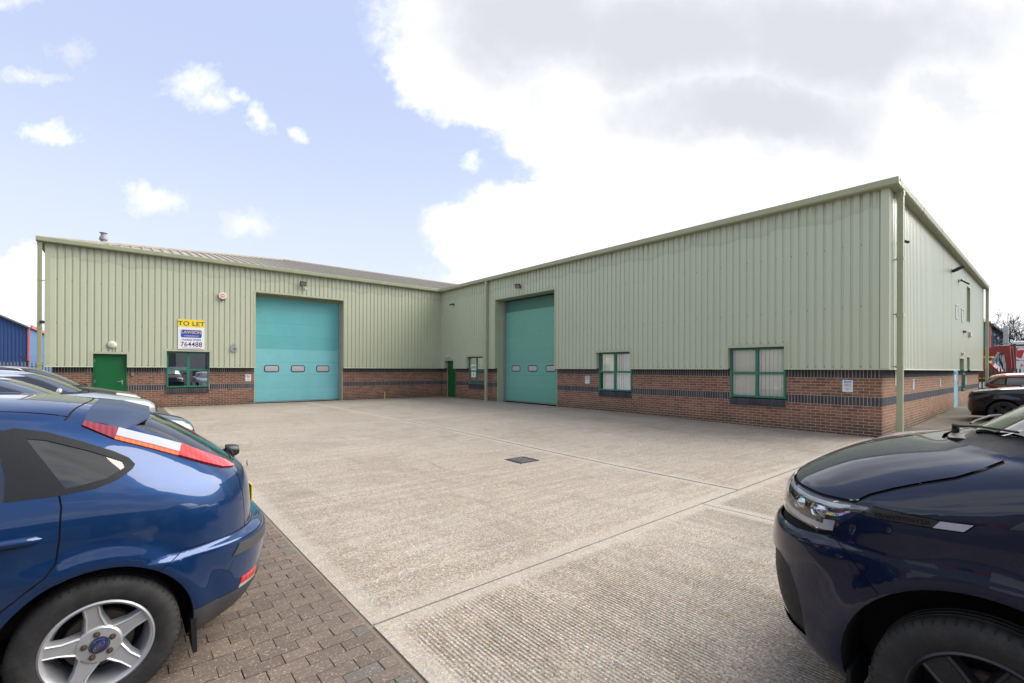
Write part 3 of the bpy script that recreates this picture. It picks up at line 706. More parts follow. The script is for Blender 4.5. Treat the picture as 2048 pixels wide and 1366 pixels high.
# roofs
def hip_roof(u, x0, x1, y0, y1, slope, hip0, front):
    rf = empty('roof'); rf.parent = u
    H = (y1 - y0) / 2 if front == 'y' else (x1 - x0) / 2; zr = ZT + .07
    if front == 'y':
        k = x0; 
        while k < x1 - .01:
            e = min(k + 1.0, x1); m = MB(); s = k; pr = []
            while s < e - .01:
                for ds, d in ((0, .0), (.05, .0), (.075, .045), (.115, .045), (.14, .0), (.333, .0)):
                    if s + ds <= e + 1e-4: pr.append((s + ds, d))
                s += .3333
            jz = random.uniform(0, .006)
            for a, b in zip(pr[:-1], pr[1:]):
                if b[0] - a[0] < 1e-4: continue
                for r0, r1 in ((0, .5), (.5, 1.)):
                    q = []
                    for (p, r) in ((a, r0), (b, r0), (b, r1), (a, r1)):
                        L = min(H, max(.02, p[0] - x0)); yy = r * L; q.append((p[0], y0 + yy, zr + slope * yy + p[1] + jz))
                    m.face(q)
            m.build('roof_sheet', 'roof_sheet_grey', rf, weld=True); k = e
        ym = y0 + H; xr = x0 + H; zz = zr + slope * H
        m = MB(); m.face([(x0, y0, zr), (xr, ym, zz), (x0, y1, zr)]); m.face([(x0, y1, zr), (xr, ym, zz), (x1, ym, zz), (x1, y1, zr)]); m.build('rear_slopes', 'roof_sheet_grey', rf)
        m = MB(); m.tube([(x0, y0, zr + .04), (xr, ym, zz + .05), (x1, ym, zz + .05)], .07, 6); m.build('ridge_cap', 'roof_sheet_grey', rf)
    else:
        xm = x0 + H; zz = zr + slope * H; m = MB()
        m.face([(x0, y0, zr), (x1, y0, zr), (xm, y0 + H, zz)]); m.face([(x0, y0, zr), (xm, y0 + H, zz), (xm, y1, zz), (x0, y1, zr)]); m.face([(x1, y0, zr), (x1, y1, zr), (xm, y1, zz), (xm, y0 + H, zz)])
        m.build('roof_slopes', 'roof_sheet_grey', rf)
    return rf
rfL = hip_roof(unitL, -15.72, 10.3, -.12, 19.9, .257, True, 'y')
hip_roof(unitR, -.12, 20.72, -19.82, 19.6, .257, True, 'x')
m = MB(); fx, fy, fz = -14.25, 6.0, 6.2
m.lathe([(.0, .0), (.11, 0), (.11, 1.28), (.11, 1.3)], 20, c=(fx, fy, fz)); m.lathe([(.11, 1.24), (.155, 1.28), (.16, 1.32), (.12, 1.44), (.10, 1.45)], 20, c=(fx, fy, fz)); m.lathe([(.098, 1.42), (.098, 1.56), (.145, 1.58), (.15, 1.60), (0, 1.62)], 20, c=(fx, fy, fz))
m.build('flue', 'flue_grey' if 'flue_grey' in MATS else simple('flue_grey', (.25, .25, .29), .6, 0, .1, 9.).name, rfL, smooth=True, angle=.6)

# ------------------------------------------------------------------ vehicles
from mathutils.bvhtree import BVHTree
def paint(name, col, metal=.55, flake=True, rough=.28):
    m, t = newmat(name); g = t.add('ShaderNodeTexCoord', out=3)
    dust = t.noise(g, 5, 5, .65)
    setp(t, base_color=t.mix(t.ramp(dust, .5, .85, 0, .04), col, (.22, .20, .18)), metallic=metal)
    t.put(t.b.inputs['Roughness'], t.ramp(dust, .3, .8, rough, rough + .12))
    t.b.inputs['Specular IOR Level'].default_value = .08; t.b.inputs['Coat Weight'].default_value = 1.0; t.put(t.b.inputs['Coat Roughness'], t.ramp(dust, .35, .85, .008, .035)); return m
paint('paint_blue', (.006, .034, .115)); paint('paint_navy', (.0015, .006, .026), .1); paint('paint_silver', (.55, .59, .63), .7); paint('paint_steel', (.11, .18, .29), .7); paint('paint_ice', (.62, .66, .74), .4)
paint('paint_black', (.012, .013, .016), .2); paint('paint_bronze', (.20, .055, .028), .6); paint('paint_darkblue', (.004, .007, .016), .1)
glass_mat('car_glass', (.30, .35, .33), .06); glass_mat('car_glass_clear', (.62, .70, .66), .24); glass_mat('car_glass_privacy', (.05, .055, .055), .06)
simple('trim_black', (.012, .012, .013), .38, 0, .1, 30.); simple('trim_gloss', (.010, .010, .011), .12, 0, 0); simple('bumper_grey', (.045, .045, .048), .55, 0, .15, 20., bmp=.15)
def tyre_mat():
    m, t = newmat('tyre'); g = t.add('ShaderNodeTexCoord', out=3); n = t.noise(g, 14, 5, .7)
    setp(t, base_color=t.mix(t.ramp(n, .4, .75, 0, .6), (.013, .013, .014), (.045, .042, .038)), roughness=.75); bump(t, t.noise(g, 160, 2), .2, .003)
tyre_mat()
simple('alloy', (.44, .45, .47), .42, .6, .06, 20.); simple('alloy_dark', (.03, .03, .034), .28, .5, .15, 20.); simple('alloy_polished', (.55, .55, .57), .22, .9, .1, 20.)
simple('brake_iron', (.10, .075, .06), .7, .4, .3, 30.); simple('arch_liner', (.008, .008, .008), .9, 0, .2, 20.)
simple('seat_cloth', (.035, .036, .040), .9, 0, .15, 30.); simple('plastic_int', (.05, .05, .052), .7, 0, .1, 20.)
simple('chrome', (.75, .75, .77), .12, 1., 0); simple('lens_white', (.36, .37, .43), .10, 0, .05, 40., coat=1.)
simple('badge_blue', (.008, .018, .085), .2, 0, 0, coat=1.)
def lens(name, col, emis=.0, rough=.12):
    m, t = newmat(name); g = t.add('ShaderNodeTexCoord', out=3); x, y, z = t.sep(g)
    pat = t.math('SINE', t.math('MULTIPLY', x, 260.)); c = t.mix(t.ramp(pat, -.6, .8, 0, .35), col, tuple(min(1, v * 1.8 + .03) for v in col))
    setp(t, base_color=c, roughness=rough); t.b.inputs['Coat Weight'].default_value = 1.; t.b.inputs['Coat Roughness'].default_value = .02
    t.b.inputs['Subsurface Weight'].default_value = .0; return m
lens('lens_red', (.42, .012, .010)); lens('lens_darkred', (.16, .008, .008)); lens('lens_orange', (.80, .10, .02)); lens('lens_clear', (.40, .41, .44)); lens('lens_smoke', (.05, .05, .055))
glass_mat('lamp_cover', (.92, .94, .97), .09); simple('lamp_white', (.72, .74, .80), .18, 0, .05, 40., coat=1.); simple('bumper_dark', (.010, .011, .014), .55, 0, .2, 30., spec=.25, bmp=.1)

def pchip(xs, ys, x):
    n = len(xs); i = 0
    while i < n - 2 and x > xs[i + 1]: i += 1
    def slope(k):
        if k == 0: return (ys[1] - ys[0]) / (xs[1] - xs[0])
        if k == n - 1: return (ys[-1] - ys[-2]) / (xs[-1] - xs[-2])
        a = (ys[k] - ys[k - 1]) / (xs[k] - xs[k - 1]); b = (ys[k + 1] - ys[k]) / (xs[k + 1] - xs[k])
        if a * b <= 0: return 0.
        h0, h1 = xs[k] - xs[k - 1], xs[k + 1] - xs[k]; w1, w2 = 2 * h1 + h0, h1 + 2 * h0; return (w1 + w2) / (w1 / a + w2 / b)
    h = xs[i + 1] - xs[i]; t = (x - xs[i]) / h; m0, m1 = slope(i) * h, slope(i + 1) * h
    return ((2 * t - 3) * t * t + 1) * ys[i] + ((t - 2) * t + 1) * t * m0 + (3 - 2 * t) * t * t * ys[i + 1] + (t - 1) * t * t * m1
def arc_pts(x_end, sgn, l, hw, n, k):
    """quarter super-ellipse from the centre line (y=0) to the side (y=hw), k+1 points even in arc length"""
    fine = []
    for i in range(241):
        w = pi / 2 * i / 240; c, s = max(0., cos(w)), max(0., sin(w)); fine.append((x_end - sgn * (l - l * c ** (2 / n)), hw * s ** (2 / n)))
    d = [0.]
    for a, b in zip(fine[:-1], fine[1:]): d.append(d[-1] + sqrt((a[0] - b[0]) ** 2 + (a[1] - b[1]) ** 2))
    out = []; j = 0
    for q in range(k + 1):
        T = d[-1] * q / k
        while j < 239 and d[j + 1] < T: j += 1
        f = (T - d[j]) / max(1e-9, d[j + 1] - d[j]); out.append((fine[j][0] + (fine[j + 1][0] - fine[j][0]) * f, fine[j][1] + (fine[j + 1][1] - fine[j][1]) * f))
    return out
class Body:
    """car shell made of stacked horizontal contours; rows of tab: z, x_front, x_rear, half_width, n_front, n_rear"""
    def __init__(s, tab, lf, lr, warp=None, step=.018, kx=64):
        ks = list(range(len(tab))); cols = list(zip(*tab)); lev = []
        for i in range(len(tab) - 1):
            a, b = tab[i], tab[i + 1]; L = max(abs(a[0] - b[0]), abs(a[1] - b[1]), abs(a[2] - b[2]), abs(a[3] - b[3])); n = max(2, min(14, int(L / step)))
            lev += [i + q / n for q in range(n)]
        lev.append(len(tab) - 1.)
        V = []; F = []; ring = None
        for li, v in enumerate(lev):
            z, xf, xr, hw, nf, nr = [pchip(ks, c, v) for c in cols]
            a = min(lf, (xr - xf) * .5); b = (xr - xf) - a if lr is None else min(lr, (xr - xf) - a)
            A = arc_pts(xf, -1, a, hw, nf, kx); B = arc_pts(xr, 1, b, hw, nr, kx)
            half = A + [(A[-1][0] + (B[-1][0] - A[-1][0]) * q / 8, hw) for q in range(1, 8)] + B[::-1]
            pts = [(x, y, z) for x, y in half] + [(x, -y, z) for x, y in half[-2:0:-1]]
            if warp: pts = [warp(*p) for p in pts]
            k = len(pts); n0 = len(V); V += pts
            if li:
                for i in range(k): j = (i + 1) % k; F.append((n0 - k + i, n0 - k + j, n0 + j, n0 + i))
        hh = len(half); top = len(V) - k
        for i in range(hh - 1):
            j0, j1 = top + (k - i) % k, top + (k - i - 1) % k
            a, b = top + i, top + i + 1
            q = [a, b] + [x for x in (j1, j0) if x not in (a, b)]
            if len(q) > 2: F.append(tuple(q))
        me = bpy.data.meshes.new('tmp'); me.from_pydata(V, [], F)
        s.bm = bmesh.new(); s.bm.from_mesh(me); bpy.data.meshes.remove(me)
        bmesh.ops.remove_doubles(s.bm, verts=s.bm.verts, dist=2e-4); bmesh.ops.recalc_face_normals(s.bm, faces=s.bm.faces); s.bm.normal_update()
        s.ref = s.bm.copy(); s.ref.faces.ensure_lookup_table(); s.ref.verts.ensure_lookup_table(); s.bvh = BVHTree.FromBMesh(s.ref)
    def normal(s, p):
        co, n, i, d = s.bvh.find_nearest(p)
        if i is None: return Vector((0, 0, 1))
        f = s.ref.faces[i]; acc = Vector()
        for v in f.verts: acc += v.normal / max(1e-6, (v.co - p).length)
        return acc.normalized()
    def side_hit(s, x, z, side):
        h = s.bvh.ray_cast(Vector((x, side * 3, z)), Vector((0, -side, 0))); return h[0], (s.normal(h[0]) if h[0] else None)
    def cut(s, polys, proj, filt):
        """faces inside the (convex) 2-D polygons; the shell is sliced exactly along their edges"""
        I, J = {'y': (0, 2), 'x': (1, 2), 'z': (0, 1)}[proj]
        P2 = []
        for P in polys:
            ar = sum(P[i][0] * P[(i + 1) % len(P)][1] - P[(i + 1) % len(P)][0] * P[i][1] for i in range(len(P)))
            P2.append(P if ar > 0 else P[::-1])
        L0 = min(p[0] for P in P2 for p in P) - .08; H0 = max(p[0] for P in P2 for p in P) + .08; L1 = min(p[1] for P in P2 for p in P) - .08; H1 = max(p[1] for P in P2 for p in P) + .08
        pool = set()
        for f in s.bm.faces:
            c = f.verts[0].co
            if L0 < c[I] < H0 and L1 < c[J] < H1 and filt(f): pool.add(f)
        # slice in a small mesh of its own, then hand the pieces back
        tb = bmesh.new(); mp = {}; tp = set()
        for f in pool:
            q = []
            for v in f.verts:
                if v not in mp: mp[v] = tb.verts.new(v.co)
                q.append(mp[v])
            try: tp.add(tb.faces.new(q))
            except ValueError: pass
        for f in pool: s.bm.faces.remove(f)
        pool = tp
        for P in P2:
            l0 = min(p[0] for p in P); h0 = max(p[0] for p in P); l1 = min(p[1] for p in P); h1 = max(p[1] for p in P)
            cand = []
            for f in pool:
                a = [v.co[I] for v in f.verts]
                if max(a) < l0 or min(a) > h0: continue
                a = [v.co[J] for v in f.verts]
                if max(a) < l1 or min(a) > h1: continue
                cand.append(f)
            for i in range(len(P)):
                a, b = P[i], P[(i + 1) % len(P)]; ex, ey = b[0] - a[0], b[1] - a[1]; L = sqrt(ex * ex + ey * ey)
                if L < 1e-7 or not cand: continue
                nx, ny = ey / L, -ex / L                       # outward
                no = [0, 0, 0]; no[I] = nx; no[J] = ny; co = [0, 0, 0]; co[I] = a[0]; co[J] = a[1]
                es = {e for f in cand for e in f.edges}; vs = {v for f in cand for v in f.verts}
                r = bmesh.ops.bisect_plane(tb, geom=list(vs) + list(es) + list(cand), dist=1e-6, plane_co=co, plane_no=no)
                cand = [f for f in r['geom'] if isinstance(f, bmesh.types.BMFace)]
                pool.update(cand); keep = []
                for f in cand:
                    c = f.calc_center_median()
                    if (c[I] - a[0]) * nx + (c[J] - a[1]) * ny < 0: keep.append(f)
                cand = keep
        got = []; mp = {}
        for f in tb.faces:
            c = f.calc_center_median(); x, y = c[I], c[J]; q = []
            for v in f.verts:
                if v not in mp: mp[v] = s.bm.verts.new(v.co)
                q.append(mp[v])
            nf = s.bm.faces.new(q); nf.normal_update()
            if not (L0 < x < H0 and L1 < y < H1): continue
            for P in P2:
                for i in range(len(P)):
                    a, b = P[i], P[(i + 1) % len(P)]
                    if (b[0] - a[0]) * (y - a[1]) - (b[1] - a[1]) * (x - a[0]) < -1e-9: break
                else: got.append(nf); break
        tb.free(); return got
    def take(s, faces, name, mat, parent, off=0., thick=0., keep=False):
        if not faces: return None
        idx = {}; V = []; N = []; F = []
        for f in faces:
            q = []
            for v in f.verts:
                if v not in idx: idx[v] = len(V); n = s.normal(v.co); V.append(v.co + n * off); N.append(n)
                q.append(idx[v])
            F.append(q)
        if thick:
            k = len(V); cnt = {}
            for q in F:
                for a, b in zip(q, q[1:] + q[:1]): cnt[(a, b)] = 1
            V += [v - n * thick for v, n in zip(V, N)]; N += [-n for n in N]
            rim = [(a, b) for (a, b) in cnt if (b, a) not in cnt]
            base = list(F); F = base + [[k + i for i in reversed(q)] for q in base] + [[b, a, k + a, k + b] for a, b in rim]
        me = bpy.data.meshes.new(name); me.from_pydata([tuple(v) for v in V], [], F); me.materials.append(MATS[mat]); me.polygons.foreach_set('use_smooth', [True] * len(F))
        if not thick: me.normals_split_custom_set_from_vertices([tuple(n) for n in N])
        else: me.set_sharp_from_angle(angle=.7)
        me.update()
        if not keep:
            for f in faces: s.bm.faces.remove(f)
        return new_obj(name, me, parent)
    def rest(s, name, mat, parent): return s.take(list(s.bm.faces), name, mat, parent)
    def flange(s, faces, depth=.05): pass
def strip(pts, w):
    """thin convex quads along a polyline (panel gaps)"""
    out = []
    for a, b in zip(pts[:-1], pts[1:]):
        dx, dy = b[0] - a[0], b[1] - a[1]; L = sqrt(dx * dx + dy * dy)
        if L < 1e-6: continue
        nx, ny = -dy / L * w / 2, dx / L * w / 2; ex, ey = dx / L * w * .3, dy / L * w * .3
        out.append([(a[0] - ex + nx, a[1] - ey + ny), (a[0] - ex - nx, a[1] - ey - ny), (b[0] + ex - nx, b[1] + ey - ny), (b[0] + ex + nx, b[1] + ey + ny)])
    return out
def circ(cx, cz, r, n=40): return [(cx + r * cos(2 * pi * i / n), cz + r * sin(2 * pi * i / n)) for i in range(n)]
def sideF(sd, nmin=.25): return lambda f: f.calc_center_median().y * sd > .05 and f.normal.y * sd > nmin
def copy_tree(o, parent=None):
    c = o.copy(); COL.objects.link(c); c.parent = parent
    for ch in list(o.children): copy_tree(ch, c)
    return c
def make_wheel(parent, R, w, rim_r, style, badge=None):
    """wheel in local coordinates, axis y, outer face towards -y, centre at the origin"""
    wh = empty('wheel'); wh.parent = parent
    m = MB(); sh = R - rim_r
    prof = [(rim_r - .012, -w * .40), (rim_r + .004, -w * .46), (rim_r + sh * .25, -w * .505), (rim_r + sh * .55, -w * .515), (rim_r + sh * .80, -w * .47), (R - .010, -w * .415), (R - .002, -w * .36), (R, -w * .28)]
    for g in (-.17, 0., .17): prof += [(R, w * (g - .035)), (R - .009, w * (g - .03)), (R - .009, w * (g + .03)), (R, w * (g + .035))]
    prof += [(R, w * .28), (R - .01, w * .415), (rim_r + sh * .55, w * .5), (rim_r, w * .44)]
    m.lathe(prof, 72, 'y'); ty = m.build('tyre', 'tyre', wh, smooth=True, angle=.6)
    m = MB()                                                        # tread blocks on the shoulder
    for i in range(60):
        a = 2 * pi * i / 60; pts = []
        for (r, y, da) in ((R + .0015, -w * .27, 0), (R + .0012, -w * .36, .010), (R - .006, -w * .425, .018), (R - .02, -w * .455, .022)):
            pts.append((r, y, a + da))
        for (p, q) in zip(pts[:-1], pts[1:]):
            for dd in (0,):
                A = [(p[0] * cos(p[2]), p[1], p[0] * sin(p[2])), (p[0] * cos(p[2] + .016), p[1], p[0] * sin(p[2] + .016)), (q[0] * cos(q[2] + .016), q[1], q[0] * sin(q[2] + .016)), (q[0] * cos(q[2]), q[1], q[0] * sin(q[2]))]
                m.face(A)
    m.build('tread', 'arch_liner', ty)['kind'] = 'stuff'
    col = {'five': 'alloy', 'multi': 'alloy', 'dark': 'alloy_dark'}[style]
    m = MB(); fo = -w * .44
    m.lathe([(rim_r - .006, fo + .02), (rim_r + .002, fo), (rim_r - .008, fo - .006), (rim_r - .018, fo + .002), (rim_r - .024, fo + .03), (rim_r - .04, fo + .09), (rim_r - .04, w * .4)], 72, 'y'); m.build('rim', 'alloy' if style != 'dark' else 'alloy_dark', wh, smooth=True, angle=.7)
    ns = {'five': 5, 'multi': 10, 'dark': 5}[style]; rot = {'five': radians(99), 'multi': 0, 'dark': radians(60)}[style]
    ro = rim_r - .016; hub = .078 if style != 'multi' else .07
    # spokes as a star plate with bevelled edges
    m = MB(); hw_o, hw_i = {'five': (.030, .038), 'multi': (.014, .018), 'dark': (.055, .045)}[style]
    for i in range(ns):
        a = rot + 2 * pi * i / ns; ca, sa = cos(a), sin(a)
        sec = []
        for (r, hw, y, dp) in ((hub * .55, hw_i * 1.35, fo + .018, .05), (hub * 1.15, hw_i * 1.05, fo + .014, .05), (ro * .7, hw_o * .98, fo + .008, .045), (ro + .002, hw_o, fo + .004, .04)):
            def P(u, yy): return (r * ca - u * sa, yy, r * sa + u * ca)
            sec.append([P(-hw * 1.25, y + dp), P(-hw, y + .006), P(-hw * .82, y), P(-hw * .70, y + .005), P(hw * .70, y + .005), P(hw * .82, y), P(hw, y + .006), P(hw * 1.25, y + dp)])
        for A, B in zip(sec[:-1], sec[1:]):
            for k in range(7): m.face([A[k], A[k + 1], B[k + 1], B[k]])
    m.build('spokes', col, wh, weld=True, smooth=True, angle=.5)
    m = MB(); m.lathe([(hub * 1.2, fo + .06), (hub * 1.12, fo + .02), (hub, fo + .012), (.040, fo + .010), (.036, fo + .016), (0, fo + .016)], 40, 'y'); m.build('hub', col, wh, smooth=True, angle=.6)
    m = MB(); m.lathe([(.034, fo + .014), (.033, fo + .004), (.028, fo + .001), (0, fo)], 32, 'y'); cap = m.build('centre_cap', 'badge_blue' if badge else 'trim_black', wh, smooth=True, angle=.8)
    if badge:
        m = MB(); n = 28
        for i in range(n):
            a, b = 2 * pi * i / n, 2 * pi * (i + 1) / n; q = []
            for (k, w_) in ((1., a), (1., b), (.90, b), (.90, a)):
                u, v = .026 * k * cos(w_), .0115 * k * sin(w_); q.append((u * cos(.75) - v * sin(.75), fo - .0012, u * sin(.75) + v * cos(.75)))
            m.face(q)
        m.build('badge_ring', 'chrome', cap)
        text('badge_script', badge, .015, (-.002, fo - .001, -.006), (pi / 2, -.75, 0), 'chrome', cap, ext=.0004, shear=.3)
    for i in range(5):
        a = rot + 2 * pi * i / 5 + pi / 5 * (0 if style == 'five' else 1); r = .054
        m = MB(); m.lathe([(.0135, fo + .02), (.0135, fo + .007), (.0095, fo + .006), (.009, fo + .012), (.007, fo + .004), (0, fo + .003)], 12, 'y', c=(r * cos(a), 0, r * sin(a))); m.build('wheel_nut', 'brake_iron', wh, smooth=True, angle=.5)
    m = MB(); m.lathe([(0, -.01), (.13, -.01), (.135, 0), (.135, .02), (0, .02)], 40, 'y'); m.build('brake_disc', 'brake_iron', wh, smooth=True, angle=.5)
    m = MB(); m.lathe([(0, w * .30), (rim_r - .03, w * .30)], 40, 'y'); m.build('wheel_back', 'arch_liner', wh)
    return wh
def place_wheels(root, spots, R, w, rim_r, style, badge=None):
    first = None
    for (x, y, a) in spots:
        wh = make_wheel(root, R, w, rim_r, style, badge) if first is None else copy_tree(first, root)
        first = first or wh; wh.location = (x, y, R); wh.rotation_euler = (0, 0, a)
def arch(root, bd, cx, R, ra, sd, yin):
    """liner drum, open outwards, and a rolled lip that follows the panel"""
    m = MB(); n = 36; P = []
    for i in range(n + 1):
        a = radians(-35) + radians(250) * i / n; P.append((cx + ra * cos(a), R + ra * sin(a)))
    for a, b in zip(P[:-1], P[1:]):
        ya = bd.side_hit(a[0], a[1], sd)[0]; yb = bd.side_hit(b[0], b[1], sd)[0]
        if ya is None or yb is None: continue
        m.face([(a[0], ya.y, a[1]), (b[0], yb.y, b[1]), (b[0], sd * yin, b[1]), (a[0], sd * yin, a[1])])
    m.face([(p[0], sd * yin, p[1]) for p in P])
    m.build('arch_liner', 'arch_liner', root)
def seat(root, x, y, w=.5):
    m = MB(); m.box(x - .28, x + .24, y - w / 2, y + w / 2, .34, .50); m.prism([(x + .14, .46), (x + .30, .46), (x + .46, 1.02), (x + .36, 1.04)], 1, y - w / 2, y + w / 2)
    s = m.build('seat', 'seat_cloth', root, bevel=.04)
    for dy in ((0,) if w < .8 else (-.38, .38)):
        m = MB(); m.prism([(x + .38, 1.08), (x + .47, 1.08), (x + .50, 1.25), (x + .42, 1.26)], 1, y + dy - .12, y + dy + .12); m.build('headrest', 'seat_cloth', s, bevel=.03)
def interior(root, xd, xs, xr, zf=.28, hw=.72, dz=0.):
    m = MB(); m.box(xd - .3, xr + .5, -hw, hw, zf - .05, zf); m.build('floor', 'plastic_int', root)
    m = MB(); m.prism([(xd - .35, .70 + dz), (xd - .30, .96 + dz), (xd + .10, .93 + dz), (xd + .22, .84 + dz), (xd + .1, .6 + dz)], 1, -hw, hw); m.build('dashboard', 'plastic_int', root, bevel=.03)
    m = MB(); n = 24; m.tube([(xd + .34 + .06 * sin(2 * pi * i / n), .36 + .18 * cos(2 * pi * i / n), .88 + dz + .17 * sin(2 * pi * i / n)) for i in range(n + 1)], .014, 6); m.build('steering_wheel', 'trim_black', root)
    for sy in (-1, 1): seat(root, xs, sy * .37)
    seat(root, xr, 0, 1.25)
# ---- the blue hatchback in the foreground (front towards -X, rear hub at local x = 0)
HATCH = [  # z, front, rear, half width, n_front, n_rear
 (.17, -3.38, .66, .80, 3.0, 3.2), (.24, -3.46, .74, .855, 3.0, 3.2), (.34, -3.50, .795, .885, 2.9, 3.2), (.46, -3.51, .82, .902, 2.8, 3.1), (.56, -3.50, .83, .910, 2.8, 3.1),
 (.632, -3.48, .825, .913, 2.8, 3.1), (.652, -3.47, .815, .914, 2.8, 3.1), (.662, -3.46, .765, .914, 2.8, 3.2), (.68, -3.45, .745, .914, 2.8, 3.2), (.76, -3.36, .745, .913, 2.7, 3.2), (.82, -3.18, .742, .910, 2.7, 3.2), (.88, -2.92, .737, .903, 2.8, 3.2), (.94, -2.64, .725, .892, 3.0, 3.2), (.985, -2.40, .708, .880, 3.0, 3.2),
 (1.02, -2.26, .68, .868, 3.0, 3.2), (1.08, -2.14, .61, .842, 3.0, 3.2), (1.16, -1.99, .505, .803, 3.0, 3.2), (1.24, -1.84, .39, .760, 3.0, 3.2), (1.32, -1.68, .26, .712, 3.0, 3.2), (1.38, -1.54, .14, .668, 3.0, 3.2),
 (1.42, -1.42, .03, .625, 2.9, 3.0), (1.45, -1.28, -.12, .555, 2.8, 2.8), (1.472, -1.12, -.28, .46, 2.6, 2.6), (1.486, -.95, -.46, .33, 2.4, 2.4), (1.492, -.82, -.60, .16, 2.2, 2.2), (1.4935, -.75, -.66, .03, 2., 2.)]
def arch_flare(hubs, R, ra, amt=.016):
    def w(x, y, z):
        if z > 1.0 or abs(y) < .3: return (x, y, z)
        d = 0.
        for hx in hubs:
            r = sqrt((x - hx) ** 2 + (z - R) ** 2); d = max(d, amt * math.exp(-((r - ra - .02) / .06) ** 2))
        waist = -.010 * math.exp(-((z - .50) / .10) ** 2) * (1 if -2.1 < x < -.5 else 0)
        return (x, y + (d + waist) * (1 if y > 0 else -1) * min(1., (abs(y) - .3) / .4), z)
    return w
VAN = [
 (.17, -3.66, .86, .86, 3.4, 6), (.22, -3.77, .94, .90, 3.4, 6), (.32, -3.86, .985, .928, 3.4, 6), (.45, -3.905, 1.0, .944, 3.4, 6), (.58, -3.92, 1.005, .950, 3.4, 6), (.72, -3.92, 1.0, .952, 3.4, 6), (.80, -3.91, .995, .952, 3.4, 6), (.842, -3.895, .99, .952, 3.3, 6), (.862, -3.87, .99, .951, 3.3, 6),
 (.95, -3.865, .985, .949, 3.3, 6), (1.02, -3.845, .98, .945, 3.3, 6), (1.07, -3.81, .975, .942, 3.1, 6), (1.12, -3.745, .97, .936, 2.8, 6), (1.185, -3.63, .965, .926, 2.5, 6), (1.245, -3.46, .96, .914, 2.4, 6), (1.285, -3.29, .955, .904, 2.5, 6), (1.306, -3.185, .95, .900, 2.9, 6),
 (1.335, -3.125, .945, .888, 3.0, 6), (1.45, -2.965, .93, .858, 3.1, 6), (1.56, -2.80, .915, .826, 3.2, 6), (1.68, -2.61, .89, .788, 3.2, 6), (1.80, -2.40, .86, .745, 3.2, 5), (1.88, -2.22, .80, .69, 3.1, 5), (1.925, -2.0, .70, .60, 3, 4.5), (1.955, -1.60, .50, .46, 2.8, 4), (1.968, -1.30, .25, .28, 2.6, 3), (1.972, -.9, 0., .10, 2.2, 2.2)]
def wiper(root, pts, name='wiper'):
    m = MB(); m.tube(pts, [.009, .008, .007] + [.005] * (len(pts) - 3), 6); w = m.build(name, 'rubber', root, smooth=True, angle=.8)
    m = MB(); p = Vector(pts[0]); m.lathe([(0, .016), (.012, .014), (.016, 0), (.016, -.02)], 14, c=p); m.build('pivot_cap', 'trim_black', w, smooth=True, angle=.6)
    return w
def on_body(bd, x, y, lift=.01):
    h = bd.bvh.ray_cast(Vector((x, y, 3)), Vector((0, 0, -1)))[0]; n = bd.normal(h); return tuple(h + n * lift)
def mirror_cap(root, x, y, z, sd, mat):
    m = MB(); pr = [(0, .0), (.05, .0), (.07, .05), (.03, .12), (-.03, .13), (-.06, .06)]
    secs = []
    for k, (dy, s) in enumerate(((0, .35), (.04, .8), (.12, 1.), (.19, .95), (.225, .6))): secs.append([(x + px * s, y + sd * dy, z + .02 + pz * s) for px, pz in pr])
    for A, B in zip(secs[:-1], secs[1:]):
        for i in range(6): j = (i + 1) % 6; m.face([A[i], A[j], B[j], B[i]])
    m.face(secs[0]); m.face(secs[-1])
    o = m.build('door_mirror', mat, root, weld=True, smooth=True)
    md = o.modifiers.new('sub', 'SUBSURF'); md.levels = 2; md.render_levels = 2
paint('spoiler_grey', (.040, .058, .105), .2, rough=.5); MATS['spoiler_grey'].node_tree.nodes['Principled BSDF'].inputs['Coat Weight'].default_value = .25
def bands(lo, hi): return [[lo[i], lo[i + 1], hi[i + 1], hi[i]] for i in range(len(lo) - 1)]
def number_plate(root, x, z, yaw, txt, mat):
    m = MB(); m.box(-.26, .26, -.006, 0, -.055, .055); p = m.build('number_plate', mat, root); p.location = (x, 0, z); p.rotation_euler = (0, 0, yaw)
    if txt: text('plate_text', txt, .085, (0, -.0075, -.03), ROT_S, 'ink_black', p, ext=.0004)

